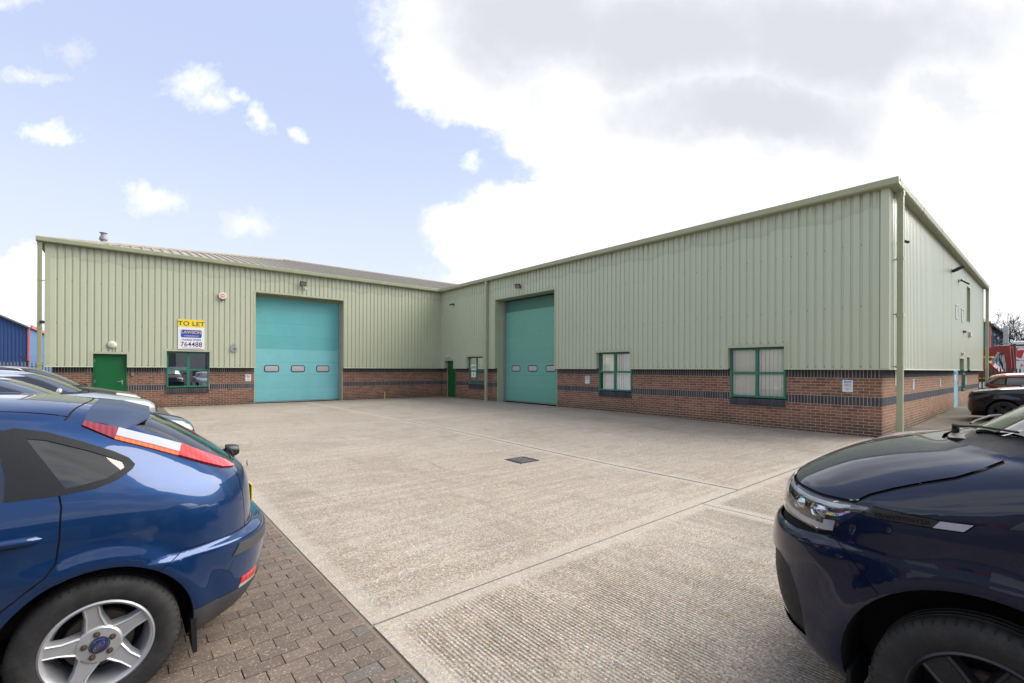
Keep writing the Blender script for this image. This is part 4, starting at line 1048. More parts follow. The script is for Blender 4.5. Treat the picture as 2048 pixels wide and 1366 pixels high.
def hatchback(root, tab, pnt, hubs, R, ra, style, detail='rear', badge=None, glass='car_glass', kind='hatch', lr=.9, rails=False, lf=1.75, lamp='lens_clear'):
    bd = Body(tab, lf, lr, arch_flare(hubs, R, ra, .022), step=.018 if detail == 'rear' else .03, kx=64 if detail == 'rear' else 40)
    f0, r0 = min(hubs), max(hubs); z1 = tab[-1][0]; top = z1 / 1.4935
    Z = lambda z: z * top
    for sd in (-1, 1):
        S = sideF(sd)
        for hx in hubs:
            fc = bd.cut([circ(hx, R, ra, 44)], 'y', lambda f: f.calc_center_median().y * sd > .35)
            bmesh.ops.delete(bd.bm, geom=fc, context='FACES')
        # glass and black pillar trim
        if kind == 'hatch': q = [[(-.346, 1.339), (-.297, 1.266), (-.222, 1.163), (-.14, 1.042), (-.019, 1.053), (.066, 1.081), (.121, 1.12), (.132, 1.14), (.107, 1.173), (.047, 1.211), (-.068, 1.267), (-.194, 1.322), (-.304, 1.349)]]; gl = [[(-.262, 1.300), (-.118, 1.068), (.020, 1.092), (.092, 1.132), (.082, 1.160), (-.04, 1.222), (-.20, 1.288)]]
        else: q = [[(-.30, Z(1.03)), (.42, Z(1.06)), (.60, Z(1.09)), (.62, Z(1.13)), (.36, Z(1.32)), (-.30, Z(1.36))]]; gl = [[(-.25, Z(1.06)), (.40, Z(1.085)), (.55, Z(1.11)), (.35, Z(1.29)), (-.25, Z(1.33))]]
        g = bd.cut(gl, 'y', S); bd.take(g, 'quarter_window', glass, root, -.003)
        g = bd.cut(q, 'y', S); bd.take(g, 'quarter_trim', 'bumper_dark', root, .001)
        e = -.335 if kind == 'hatch' else -.36
        rd = [[(-1.00, Z(1.355)), (e - .02, Z(1.345)), (e, Z(1.221)), (e + .02, Z(1.141)), (e + .02, Z(1.048)), (-1.0, Z(1.008))]]
        g = bd.cut(rd, 'y', S); bd.take(g, 'rear_door_window', glass, root, -.003)
        if kind == 'hatch': g = bd.cut([[(-.355, 1.350), (-.345, 1.345), (-.294, 1.268), (-.335, 1.221)], [(-.335, 1.221), (-.294, 1.268), (-.219, 1.165), (-.315, 1.141)], [(-.315, 1.141), (-.219, 1.165), (-.137, 1.042), (-.314, 1.042)]], 'y', S); bd.take(g, 'pillar_trim', 'bumper_dark', root, .001)
        fd = [[(-1.09, Z(1.36)), (-1.09, Z(1.004)), (-1.85, Z(.985)), (-1.85, Z(1.13)), (-1.62, Z(1.265)), (-1.40, Z(1.355))]]
        g = bd.cut(fd, 'y', S); bd.take(g, 'front_door_window', glass if glass != 'car_glass_privacy' else 'car_glass', root, -.003)
        g = bd.cut([[(-1.86, Z(1.105)), (-1.86, Z(.985)), (-2.10, Z(.98))]], 'y', S); bd.take(g, 'mirror_sail', 'trim_black', root, .001)
        g = bd.cut([[(-1.085, Z(1.36)), (-1.005, Z(1.358)), (-1.005, Z(1.006)), (-1.085, Z(1.002))]], 'y', S); bd.take(g, 'centre_pillar', 'trim_gloss', root, .0005)
        if kind == 'hatch':
            # tail lamp running up the rear pillar
            lo = [(-.075, 1.338), (.05, 1.263), (.205, 1.198), (.316, 1.147), (.436, 1.090), (.533, 1.046), (.600, 1.029)]; hi = [(-.069, 1.357), (.064, 1.311), (.215, 1.249), (.336, 1.195), (.447, 1.133), (.560, 1.068), (.606, 1.031)]
            C = lambda a, b, t: (a[0] + (b[0] - a[0]) * t, a[1] + (b[1] - a[1]) * t)
            LF = lambda f: f.calc_center_median().y * sd > .42 and (f.normal.y * sd > .1)
            m1 = [C(l, h, .30) for l, h in zip(lo, hi)]
            for nm, mt, A, B, i0, i1, of in (('lamp_strip', 'lens_orange', lo, m1, 1, 4, .005), ('reversing_lens', 'lens_white', m1, hi, 1, 4, .009), ('upper_lens', 'lens_darkred', lo, hi, 0, 2, .007), ('lower_lens', 'lens_red', lo, hi, 3, 7, .010)):
                if nm == 'upper_lens': A, B = lo[:2], hi[:2]
                elif nm == 'lower_lens': A, B = lo[3:], hi[3:]
                else: A, B = A[i0:i1], B[i0:i1]
                g = bd.cut(bands(A, B), 'y', LF); t = bd.take(g, 'tail_light', mt, root, of, .014)
                if t: t['label'] = nm.replace('_', ' ') + ' of the tail light'
            g = bd.cut(strip(lo, .006) + strip(hi[1:], .005), 'y', LF); bd.take(g, 'lamp_gap', 'dark_void', root, -.002)
            # gaps and seams
            gp = [(-.14, 1.042), (-.132, .996), (-.136, .854), (-.146, .754), (-.179, .702), (-.245, .648), (-.312, .595), (-.36, .50), (-.385, .42)]
            g = bd.cut(strip(gp, .007), 'y', S); bd.take(g, 'door_gap', 'dark_void', root, -.005)
            g = bd.cut(strip([(.21, .607), (.331, .685), (.546, .679), (.66, .675)], .004), 'y', lambda f: f.calc_center_median().y * sd > .3); bd.take(g, 'bumper_seam', 'dark_void', root, -.003)
            g = bd.cut([[(.56, .567), (.60, .625), (.95, .625), (.95, .567)]], 'y', lambda f: f.calc_center_median().y * sd > 0 and f.calc_center_median().x > .45); bd.take(g, 'bumper_strip', 'bumper_grey', root, .008, .012)
            g = bd.cut([[(.30, .352), (.95, .352), (.95, .0), (.30, .0)]], 'y', lambda f: f.calc_center_median().y * sd > 0 and f.calc_center_median().x > .3); bd.take(g, 'lower_valance', 'bumper_grey', root, .002)
            RF = lambda f: f.normal.x > .15 and f.calc_center_median().x > .4
            g = bd.cut([[(sd * .60, .362), (sd * .735, .372), (sd * .735, .412), (sd * .60, .412)]], 'x', RF); bd.take(g, 'reflector', 'lens_red', root, .003, .006)
            g = bd.cut([[(sd * .60, .352), (sd * .735, .352), (sd * .735, .371), (sd * .60, .361)]], 'x', RF); bd.take(g, 'reflector_lower', 'lens_white', root, .003, .006)
            g = bd.cut(strip([(sd * .628, .675), (sd * .630, .80), (sd * .62, .93), (sd * .585, 1.01)], .006), 'x', RF); bd.take(g, 'tailgate_gap', 'dark_void', root, -.004)
        # door gaps towards the front, sill and handles
        g = bd.cut(strip([(-1.05, Z(1.36)), (-1.05, .98), (-1.06, .60), (-1.08, .26)], .006), 'y', S); bd.take(g, 'door_gap', 'dark_void', root, -.004)
        g = bd.cut(strip([(-2.12, Z(.985)), (-2.14, .80), (-2.12, .55), (-2.08, .26)], .006), 'y', S); bd.take(g, 'door_gap', 'dark_void', root, -.004)
        for hx in (-.20, -1.20):
            h, n = bd.side_hit(hx - .1, Z(.872), sd); m = MB(); y0 = h.y + sd * .004; n_ = 12; A = []
            for i in range(n_ + 1):
                u = i / n_; x = hx - .205 + .215 * u; ww = .016 * (1 - (2 * u - 1) ** 6) + .002; yy = y0 + sd * (.026 * (1 - (2 * u - 1) ** 4)); hh = bd.side_hit(x, Z(.872), sd)[0].y
                A.append([(x, hh - sd * .01, Z(.872) - ww), (x, yy + (hh - h.y), Z(.872) - ww * .7), (x, yy + (hh - h.y), Z(.872) + ww * .7), (x, hh - sd * .01, Z(.872) + ww)])
            for P, Q in zip(A[:-1], A[1:]):
                for k in range(3): m.face([P[k], P[k + 1], Q[k + 1], Q[k]])
            m.build('door_handle', pnt, root, weld=True, smooth=True)
        # headlamps and front gaps
        LFf = lambda f: f.calc_center_median().y * sd > .36 and f.calc_center_median().x < f0 - .25
        lo_, hi_ = [(-3.6, Z(.60)), (-3.30, Z(.62)), (-3.08, Z(.72)), (-2.90, Z(.80))], [(-3.6, Z(.70)), (-3.33, Z(.745)), (-3.12, Z(.795)), (-2.93, Z(.83))]
        g = bd.cut(bands(lo_, hi_), 'y', LFf); bd.take(g, 'headlamp', lamp, root, .004, .01)
        for hx in hubs: arch(root, bd, hx, R, ra, sd, .52)
        mirror_cap(root, -1.90, sd * (.86 * 1.0), Z(.985), sd, pnt)
    WF = lambda f: f.normal.x < -.2 and f.normal.z > .12 and -2.6 < f.calc_center_median().x < -1.1
    g = bd.cut([[(-.70, Z(1.035)), (.70, Z(1.035)), (.55, Z(1.40)), (-.55, Z(1.40))]], 'x', WF); bd.take(g, 'windscreen', 'car_glass_clear', root, -.003)
    g = bd.cut([[(-.74, Z(.985)), (.74, Z(.985)), (.72, Z(1.033)), (-.72, Z(1.033))]], 'x', lambda f: f.normal.z > .1 and f.calc_center_median().x < -1.9); bd.take(g, 'cowl', 'trim_black', root, -.004)
    RG = lambda f: f.normal.x > .2 and f.calc_center_median().x > .0
    if kind == 'hatch': g = bd.cut([[(-.545, 1.045), (.545, 1.045), (.565, 1.10), (.535, 1.33), (-.535, 1.33), (-.565, 1.10)]], 'x', RG)
    else: g = bd.cut([[(-.58, Z(1.04)), (.58, Z(1.04)), (.50, Z(1.34)), (-.50, Z(1.34))]], 'x', RG)
    bd.take(g, 'rear_window', glass, root, -.002)
    if kind == 'hatch':
        g = bd.cut(strip([(-.14, -.62), (-.128, -.593), (-.085, -.40), (-.06, -.2), (-.055, 0), (-.06, .2), (-.085, .40), (-.128, .593), (-.14, .62)], .008), 'z', lambda f: f.normal.z > .2); bd.take(g, 'roof_gap', 'dark_void', root, -.004)
        for sd in (-1, 1): g = bd.cut(strip([(-.128, sd * .593), (-.5, sd * .598), (-.9, sd * .594), (-1.35, sd * .56)], .007), 'z', lambda f: f.normal.z > .2); bd.take(g, 'roof_gap', 'dark_void', root, -.004)
        # roof spoiler
        ys = [-.605, -.57, -.52, -.45, -.30, 0, .30, .45, .52, .57, .605]; fr, bk, zb_ = [], [], []
        m = MB(); secs = []
        for y in ys:
            a = abs(y); xb = .215 - .02 * (a / .45) ** 2 if a <= .45 else .195 - (a - .45) / .155 * .11; zb = 1.383 - .03 * (a / .45) ** 2 if a <= .45 else 1.353 - (a - .45) / .155 * .05
            xf_ = -.03 - .04 * (a / .6) ** 2; hf = Vector(on_body(bd, xf_, y, .003)); hm = Vector(((hf.x * .5 + xb * .5), y, (hf.z * .5 + zb * .5) + .010))
            under = on_body(bd, min(.07, xb - .02), y, -.005)
            secs.append([tuple(hf), tuple(hm), (xb, y, zb), (xb + .002, y, zb - .012), (xb - .02, y, zb - .020), tuple(under)])
        for A, B in zip(secs[:-1], secs[1:]):
            for k in range(5): m.face([A[k], A[k + 1], B[k + 1], B[k]])
        m.face(secs[0]); m.face(secs[-1]); o = m.build('roof_spoiler', 'spoiler_grey' if badge else pnt, root, weld=True, smooth=True, angle=.9)
        wiper(root, [(.668, .10, 1.045), (.65, .02, 1.07), (.66, -.12, 1.062), (.645, -.30, 1.062)], 'rear_wiper')
        m = MB(); m.lathe([(0, .045), (.03, .042), (.042, .02), (.046, -.02), (.046, -.04)], 20, 'x', c=(.700, .10, 1.03)); m.build('wiper_motor_cover', 'trim_black', root, smooth=True, angle=.7)
        m = MB(); m.tube([(.760, -.10, .96), (.763, -.1, .96)], .022, 16); m.build('tailgate_lock', 'chrome', root)
        m = MB(); m.prism([(.36, .30), (.385, .30), (.39, .12), (.37, .12)], 1, -.86, -.62); m.build('mud_flap', 'rubber', root)
    else:
        for sd in (-1, 1):
            g = bd.cut([[(sd * .55, Z(.80)), (sd * .95, Z(.80)), (sd * .95, Z(.95)), (sd * .62, Z(.95))]], 'x', lambda f: f.normal.x > .05 and f.calc_center_median().x > .35); bd.take(g, 'tail_light', 'lens_red', root, .004, .01)
    if rails:
        for sd in (-1, 1):
            pts = [Vector(on_body(bd, x, sd * y, l)) for x, y, l in ((-1.22, .60, .005), (-1.12, .595, .045), (-.9, .60, .05), (-.2, .60, .05), (.25, .585, .05), (.42, .57, .005))]
            m = MB(); m.tube([tuple(v) for v in pts], .017, 8); m.build('roof_rail', rails, root, smooth=True)
    NF = lambda f: f.normal.x < -.2 and f.calc_center_median().x < f0 - .4
    g = bd.cut([[(-.34, Z(.50)), (.34, Z(.50)), (.36, Z(.66)), (-.36, Z(.66))]], 'x', NF); bd.take(g, 'grille', 'trim_black', root, -.006)
    g = bd.cut([[(-.52, .22), (.52, .22), (.50, .40), (-.50, .40)]], 'x', NF); bd.take(g, 'lower_grille', 'trim_black', root, -.006)
    BZ = lambda f: f.normal.z > .25 and f.calc_center_median().x < -2.2
    for sd in (-1, 1):
        g = bd.cut(strip([(-2.33, sd * .745), (-2.7, sd * .735), (-3.0, sd * .70), (-3.25, sd * .60)], .006), 'z', BZ); bd.take(g, 'bonnet_gap', 'dark_void', root, -.004)
    for y0 in (-.45, .15):
        a = [on_body(bd, -2.30, y0, .02), on_body(bd, -2.26, y0 + .1, .03), on_body(bd, -2.20, y0 + .25, .02), on_body(bd, -2.15, y0 + .5, .012)]; wiper(root, a)
    bd.rest('body', pnt, root)
    m = MB(); m.box(f0 + ra, r0 - ra, -.78, .78, .20, .26); m.box(f0 - .75, f0 + ra, -.50, .50, .20, .26); m.box(r0 - ra, r0 + .62, -.50, .50, .22, .28); m.build('underbody', 'arch_liner', root)
    interior(root, -1.95, -1.05, -.18)
    place_wheels(root, [(r0, -.905 + .1, 0), (f0, -.805, 0), (r0, .805, pi), (f0, .805, pi)], R, .205, R * .665, style, badge)
    return bd

hatch = empty('parked_car', (-13.68, -18.44, 0), 0, 'blue hatchback in the left foreground, rear end with red tail light towards the yard', 'car', 'cars parked on the block paving')
hatchback(hatch, HATCH, 'paint_blue', (0., -2.64), .316, .374, 'five', 'rear', 'Ford')
number_plate(hatch, .758, .78, pi / 2, None, 'sign_yellow')
# ---- the dark van in the right foreground (front towards +Y)
def build_van():
    root = empty('parked_van', (-10.23, -25.087, 0), -pi / 2, 'dark navy panel van nosing in from the right foreground', 'van')
    R, ra, hubs = .345, .458, (0., -3.0)
    bd = Body(VAN, 1.0, 1.0, arch_flare(hubs, R, ra, .014), step=.018, kx=56)
    for sd in (-1, 1):
        S = sideF(sd, .2); FS = lambda f: f.calc_center_median().y * sd > .44 and f.calc_center_median().x < -3.2
        for hx in hubs:
            fc = bd.cut([circ(hx, R, ra, 48)], 'y', lambda f: f.calc_center_median().y * sd > .35); bmesh.ops.delete(bd.bm, geom=fc, context='FACES')
        # headlamp: clear cover over a dark housing with bright reflectors
        lo = [(-4.0, .915), (-3.79, .905), (-3.725, .895), (-3.646, .886), (-3.55, .884), (-3.50, .894), (-3.442, .960), (-3.357, 1.036)]; hi = [(-4.0, 1.065), (-3.79, 1.06), (-3.70, 1.042), (-3.61, 1.033), (-3.52, 1.033), (-3.47, 1.036), (-3.425, 1.039), (-3.356, 1.0405)]
        C = lambda t: [(a[0] + (b[0] - a[0]) * t, a[1] + (b[1] - a[1]) * t) for a, b in zip(lo, hi)]
        lamp = empty('headlamp'); lamp.parent = root
        P = C(.02), C(.20), C(.36), C(.50), C(.62), C(.80), C(.93)
        def sub(nm, mt, A, B, i0, i1, off): g = bd.cut(bands(A[i0:i1], B[i0:i1]), 'y', FS); bd.take(g, nm, mt, lamp, off, .004, keep=True)
        sub('light_bar', 'lamp_white', P[0], P[1], 0, 5, -.006); sub('light_bar', 'lamp_white', P[0], P[2], 4, 6, -.006); sub('painted_sky_band', 'lamp_white', P[5], P[6], 1, 7, -.004); sub('reflector_wing', 'chrome', P[3], P[4], 3, 6, -.022); sub('reflector_wing', 'chrome', P[2], P[3], 1, 3, -.026); sub('side_reflector', 'chrome', P[3], P[4], 4, 7, -.014)  # white band along the top paints the sky's reflection in the lamp
        g = bd.cut(bands(lo, hi), 'y', FS)
        bd.take(g, 'housing', 'trim_black', lamp, -.045, keep=True); bd.take(g, 'cover', 'lamp_cover', lamp, .002)
        for (x, z, r) in ((-3.70, .965, .042), (-3.585, .968, .046)):
            h, n = bd.side_hit(x, z, sd)
            if h:
                m = MB(); m.lathe([(r, .0), (r * 1.05, .012), (r * .93, .018), (r * .80, .014), (r * .5, .026), (0, .03)], 28); o = m.build('projector', 'chrome', lamp, smooth=True, angle=.8); q = h - n * .042; o.location = q; o.rotation_euler = n.to_track_quat('Z', 'Y').to_euler()
        # strip with lettering, side repeater
        g = bd.cut([[(-3.342, 1.045), (-3.370, 1.003), (-3.146, 1.017), (-3.124, 1.046)]], 'y', S); bd.take(g, 'side_strip', 'trim_black', root, .002, .005)
        g = bd.cut([[(-3.145, 1.017), (-3.123, 1.0465), (-3.03, 1.0555), (-3.057, 1.025)]], 'y', S); o = bd.take(g, 'side_repeater', 'lens_white', root, .004, .008)
        g = bd.cut(strip([(-3.375, 1.001), (-3.145, 1.0145), (-3.055, 1.022), (-3.025, 1.057), (-3.123, 1.049), (-3.34, 1.048)], .004), 'y', S); bd.take(g, 'strip_gap', 'dark_void', root, -.003)
        if sd < 0:
            h = bd.side_hit(-3.25, 1.03, -1)[0]; text('side_lettering', 'TRANSPORTER', .025, (-3.245, h.y - .0065, 1.019), (pi / 2, -.075, -.10), 'trim_gloss', root, ext=.0015, sx=1.0, space=1.12)
        # seams
        g = bd.cut(strip([(-4.0, 1.073), (-3.79, 1.066), (-3.70, 1.049), (-3.548, 1.042), (-3.409, 1.05), (-3.357, 1.09), (-3.275, 1.131), (-3.18, 1.172), (-3.089, 1.207), (-3.023, 1.243), (-2.966, 1.279)], .011), 'y', lambda f: f.calc_center_median().y * sd > .40); bd.take(g, 'bonnet_gap', 'dark_void', root, -.008)
        g = bd.cut(strip([(-3.496, .880), (-3.422, .815), (-3.311, .696)], .004), 'y', S); bd.take(g, 'bumper_seam', 'dark_void', root, -.003)
        g = bd.cut([[(-4.0, .855), (-3.668, .846), (-3.60, .855), (-3.55, .8835), (-3.646, .885), (-3.725, .894), (-4.0, .912)], [(-3.60, .855), (-3.53, .865), (-3.499, .885), (-3.503, .892), (-3.55, .883)]], 'y', FS); bd.take(g, 'lamp_shadow_band', 'dark_void', root, -.02)  # band below the lamp, set back and coloured black as its shadow
        g = bd.cut([[(-4.0, .69), (-3.76, .69), (-3.70, .65), (-3.655, .56), (-3.63, .45), (-3.625, .33), (-4.0, .33)]], 'y', lambda f: f.calc_center_median().y * sd > .30 and f.calc_center_median().x < -3.4); bd.take(g, 'bumper_insert', 'bumper_dark', root, -.014)
        g = bd.cut([[(-4.0, .50), (-3.79, .50), (-3.73, .42), (-3.735, .385), (-4.0, .385)]], 'y', lambda f: False)
        for xx in (-2.62, -1.50, -.35): g = bd.cut(strip([(xx, 1.80), (xx, 1.30), (xx + .02, .8), (xx + .02, .30)], .007), 'y', S); bd.take(g, 'door_gap', 'dark_void', root, -.005)
        g = bd.cut([[(-2.78, 1.375), (-2.16, 1.80), (-1.62, 1.82), (-1.62, 1.30), (-2.70, 1.30)]], 'y', S); bd.take(g, 'front_door_window', 'car_glass', root, -.003)
        g = bd.cut([[(-1.40, 1.31), (-.30, 1.31), (-.30, 1.78), (-1.40, 1.80)]], 'y', S); bd.take(g, 'side_window', 'car_glass_privacy', root, -.003)
        h = bd.side_hit(-2.35, 1.12, sd)[0]; m = MB(); m.box(-2.45, -2.22, h.y - .02, h.y + .02, 1.10, 1.135); m.build('door_handle', 'paint_navy', root, bevel=.012)
        for hx in hubs: arch(root, bd, hx, R, ra, sd, .55)
        m = MB(); m.box(-2.68, -2.55, sd * .93 - .06, sd * .93 + .06, 1.30, 1.34); m.build('mirror_foot', 'trim_black', root, bevel=.02); mirror_cap(root, -2.62, sd * .97, 1.33, sd, 'paint_navy')
        m = MB(); m.prism([(-3.435, .30), (-3.42, .30), (-3.42, .155), (-3.445, .16)], 1, sd * .60 if sd > 0 else -.90, .90 if sd > 0 else -.60); m.build('mud_flap', 'rubber', root)
        g = bd.cut([[(sd * .70, .95), (sd * .93, .95), (sd * .93, 1.35), (sd * .72, 1.35)]], 'x', lambda f: f.normal.x > .2 and f.calc_center_median().x > .6); bd.take(g, 'tail_light', 'lens_red', root, .004, .01)
    # cowl between bonnet and windscreen
    ys = [-.74, -.66, -.5, -.25, 0, .25, .5, .66, .74]; fr = [(-3.225 + .275 * abs(y / .74) ** 2.4, y) for y in ys]; bk = [(a[0] + .11, a[1]) for a in fr]
    g = bd.cut(bands(fr, bk), 'z', lambda f: f.normal.z > .2 and f.calc_center_median().x < -2.6); bd.take(g, 'cowl', 'trim_black', root, -.022)
    g = bd.cut([[(-.80, 1.315), (.80, 1.315), (.63, 1.84), (-.63, 1.84)]], 'x', lambda f: f.normal.x < -.2 and f.normal.z > .2 and -3.2 < f.calc_center_median().x < -2.0); bd.take(g, 'windscreen', 'car_glass_clear', root, -.003)
    NF = lambda f: f.normal.x < -.2 and f.calc_center_median().x < -3.6
    g = bd.cut([[(-.43, .90), (.43, .90), (.43, 1.04), (-.43, 1.04)]], 'x', NF); bd.take(g, 'grille', 'trim_black', root, -.01)
    g = bd.cut([[(-.55, .28), (.55, .28), (.60, .50), (-.60, .50)]], 'x', NF); bd.take(g, 'lower_grille', 'trim_black', root, -.01)
    g = bd.cut([[(-.60, 1.30), (.60, 1.30), (.55, 1.75), (-.55, 1.75)]], 'x', lambda f: f.normal.x > .5); bd.take(g, 'rear_window', 'car_glass_privacy', root, -.003)
    for (y0, dr) in ((.02, -1), (.64, -1)):
        a = [on_body(bd, -3.225 + .275 * abs(y0 / .74) ** 2.4 + .05, y0, .02)]
        for (dx, dy, l) in ((.02, -.06, .040), (.05, -.22, .03), (.07, -.45, .022), (.08, -.66, .02)): a.append(on_body(bd, -3.19 + .26 * abs((y0 + dy) / .74) ** 2.2 + dx, y0 + dy, l))
        wiper(root, a)
    m = MB()
    for i in range(9): x = -3.10 + .03 * i * 0; y = -.28 + .07 * i; p = on_body(bd, -3.17 + .2 * abs(y / .74) ** 2.4, y, -.012); m.box(p[0] - .03, p[0] + .03, p[1] - .02, p[1] + .02, p[2] - .01, p[2] + .006)
    o = m.build('cowl_vents', 'trim_black', root); o['kind'] = 'stuff'
    bd.rest('body', 'paint_navy', root)
    m = MB(); m.box(-3.0 + ra, -ra, -.86, .86, .22, .30); m.box(-3.62, -3.0 + ra, -.53, .53, .22, .30); m.box(-ra, .85, -.53, .53, .24, .32); m.build('underbody', 'arch_liner', root)
    interior(root, -2.75, -1.85, -.6, .45, .80, .28)
    place_wheels(root, [(0., -.85, 0), (-3.0, -.85, 0), (0., .85, pi), (-3.0, .85, pi)], R, .215, .232, 'dark')
    return root
build_van()
# ---- the other cars
def scaled(tab, kz=1., dz=0., kw=1., rear=None):
    out = []
    for i, (z, f, r, h, nf, nr) in enumerate(tab): out.append((z * kz + dz, f, r if rear is None else max(r, rear[i]) if rear[i] is not None else r, h * kw, nf, nr))
    return out
EST = [None] * 13 + [.79, .80, .785, .755, .71, .65, .575, .48, .33, .10, -.2, -.42, -.6]
ESTATE = scaled(HATCH, rear=EST)
SUV = scaled(HATCH, 1.07, .05, 1.0, EST)
for i, x in ((7, -3.49), (8, -3.485), (9, -3.475), (10, -3.45), (11, -3.36), (12, -3.08), (13, -2.66), (14, -2.33)): SUV[i] = (SUV[i][0], x, *SUV[i][2:4], 3.6, SUV[i][5])
XOVER = scaled(HATCH, 1.0, .05, 1.0, EST)
G1 = 'cars parked on the block paving'
def park(name, label, loc, rz, tab, pnt, R, ra, style, kind, glass='car_glass', rails=False, group=G1, **kw):
    o = empty(name, loc, rz, label, 'car', group); hatchback(o, tab, pnt, (0., -2.64), R, ra, style, 'far', None, glass, kind, .9, rails, **kw); return o
park('parked_car', 'pale steel blue car nose out, directly behind the foreground hatchback', (-16.20, -13.25, gh(-14, -13)), pi, HATCH, 'paint_steel', .316, .374, 'multi', 'hatch')
park('parked_car', 'silver hatchback nose out, in front of the dark estate', (-16.45, -8.35, gh(-14, -8)), pi, HATCH, 'paint_silver', .316, .374, 'multi', 'hatch')
park('parked_car', 'dark estate car with roof rails, nearest the green door', (-16.62, -5.55, gh(-14, -5.5)), pi, scaled(HATCH, 1.05, 0., 1., EST), 'paint_black', .316, .374, 'multi', 'estate', rails='alu')
G2 = 'cars parked nose to tail against the end wall'
park('parked_car', 'blue and white car whose bonnet shows just beyond the dark van', (-7.55, -24.42, 0), -pi / 2, [(z * .955, *r) for z, *r in SUV], 'paint_ice', .34, .40, 'multi', 'estate', group=G2)
park('parked_car', 'black sport utility car facing the end wall of the right unit', (7.95, -23.80, 0.), -pi / 2, SUV, 'paint_darkblue', .35, .41, 'dark', 'estate', 'car_glass_privacy', group=G2, lf=1.0, lamp='lens_smoke')
park('parked_car', 'bronze sport utility car backed up to the end wall', (11.3, -21.22, .03), pi / 2, XOVER, 'paint_bronze', .35, .41, 'multi', 'estate', 'car_glass_privacy', group=G2)
# ------------------------------------------------------------------ signs and fittings on the walls
def plate(name, label, cat, wall, s0, s1, z0, z1, y, mat='sign_white', th=.004, group=None, r=.0):
    o = empty(name, wworld(wall, (s0 + s1) / 2, y, (z0 + z1) / 2), WALLS[wall][1], label, cat, group)
    w, h = (s1 - s0) / 2, (z1 - z0) / 2; m = MB(); m.box(-w, w, -th, 0, -h, h); m.build('panel', mat, o, bevel=.0015); return o, w, h, -th - .0012
def ln(o, s, size, x, z, y, mat, sx=1., **k): return text('lettering', s, size, (x, y, z), ROT_S, mat, o, sx=sx, **k)
o, w, h, y = plate('letting_board', 'yellow and white TO LET board fixed above the left window', 'sign board', 'L', -11.92, -11.05, 2.372, 3.54, -.012, th=.012)
m = MB(); m.box(-w + .001, w - .001, -.0145, -.0125, h - .292, h - .001); m.build('yellow_header', 'sign_yellow', o)
ln(o, 'TO LET', .235, 0, h - .235, -.016, 'ink_navy', 1.08, space=1.05)
def rrect(o, name, x0, x1, z0, z1, r, y, mat):
    m = MB(); pts = []
    for (cx, cz, a0) in ((x1 - r, z0 + r, -pi / 2), (x1 - r, z1 - r, 0), (x0 + r, z1 - r, pi / 2), (x0 + r, z0 + r, pi)):
        for k in range(6): a = a0 + pi / 2 * k / 5; pts.append((cx + r * cos(a), cz + r * sin(a)))
    m.prism(pts, 1, y - .002, y); return m.build(name, mat, o)
rrect(o, 'logo_border', -.345, .345, -.125, .185, .05, -.0125, 'ink_lightblue'); rrect(o, 'logo_plate', -.328, .328, -.11, .17, .04, -.0147, 'ink_blue')  # light blue print edging the logo plate
ln(o, 'LAWSON', .155, 0, .035, -.0172, 'ink_gold', 1.0); ln(o, 'commercial', .062, 0, -.065, -.0172, 'sign_white', 1.15, space=1.5)
m = MB(); m.box(-.20, .20, -.0180, -.0170, -.088, -.082); m.build('logo_rule', 'ink_gold', o)
ln(o, 'Uckfield 01825', .105, 0, -.245, -.0135, 'ink_navy', 1.0); ln(o, '764488', .255, 0, -.475, -.0135, 'ink_navy', .92, space=1.02); ln(o, 'www.lawsoncommercial.co.uk', .040, 0, -.548, -.0135, 'ink_navy', 1.25)
six = text('unit_number', '6', .54, tuple(wworld('L', -10.02, -.03, 2.315)), ROT_S, 'alu', None, ext=.018, sx=1.0); tag(six, 'grey metal numeral 6 between the left window and turquoise shutter', 'house number')
o, w, h, y = plate('no_smoking_sign', 'small white no smoking sign on bricks left of the turquoise shutter', 'sign', 'L', -9.56, -9.35, 1.08, 1.37, .155)
m = MB(); n = 28
for i in range(n):
    a, b = 2 * pi * i / n, 2 * pi * (i + 1) / n
    m.face([(.072 * cos(a), y, .05 + .072 * sin(a)), (.072 * cos(b), y, .05 + .072 * sin(b)), (.056 * cos(b), y, .05 + .056 * sin(b)), (.056 * cos(a), y, .05 + .056 * sin(a))])
m.face([(-.052, y - .0004, .095), (-.042, y - .0004, .106), (.054, y - .0004, .01), (.044, y - .0004, -.001)]); m.build('red_ring', 'ink_red', o)
m = MB(); m.box(-.045, .04, y - .0002, y + .0004, .042, .058); m.build('cigarette', 'ink_black', o); m = MB(); m.box(-.07, .07, y - .0004, y, -.075, -.062); m.box(-.055, .055, y - .0004, y, -.105, -.094); m.build('print_lines', 'ink_lightblue', o)
for (a, z, nm) in ((10.485, 1.235, 'white parking notice left of the middle window'), (18.87, 1.245, 'white parking notice near the building corner')):
    o, w, h, y = plate('parking_sign', nm, 'sign', 'R', a - .108, a + .108, z - .148, z + .148, .155, group='parking notices on the brickwork')
    rrect(o, 'logo_plate', -.075, .075, .075, .125, .004, y, 'ink_lightblue'); ln(o, 'NHS', .052, 0, .081, y - .0025, 'sign_white', shear=.25)
    ln(o, 'PRIVATE', .036, 0, .028, y, 'ink_navy'); ln(o, 'PARKING', .036, 0, -.012, y, 'ink_navy'); ln(o, 'NHS STAFF', .027, 0, -.072, y, 'ink_navy'); ln(o, 'ONLY', .027, 0, -.104, y, 'ink_navy')
o, w, h, y = plate('paper_notice', 'paper notice reading UNIT taped inside the boarded window', 'notice', 'R', 2.75, 3.20, 1.56, 1.86, .120, th=.002); ln(o, 'UNIT', .17, 0, -.055, y, 'ink_black')
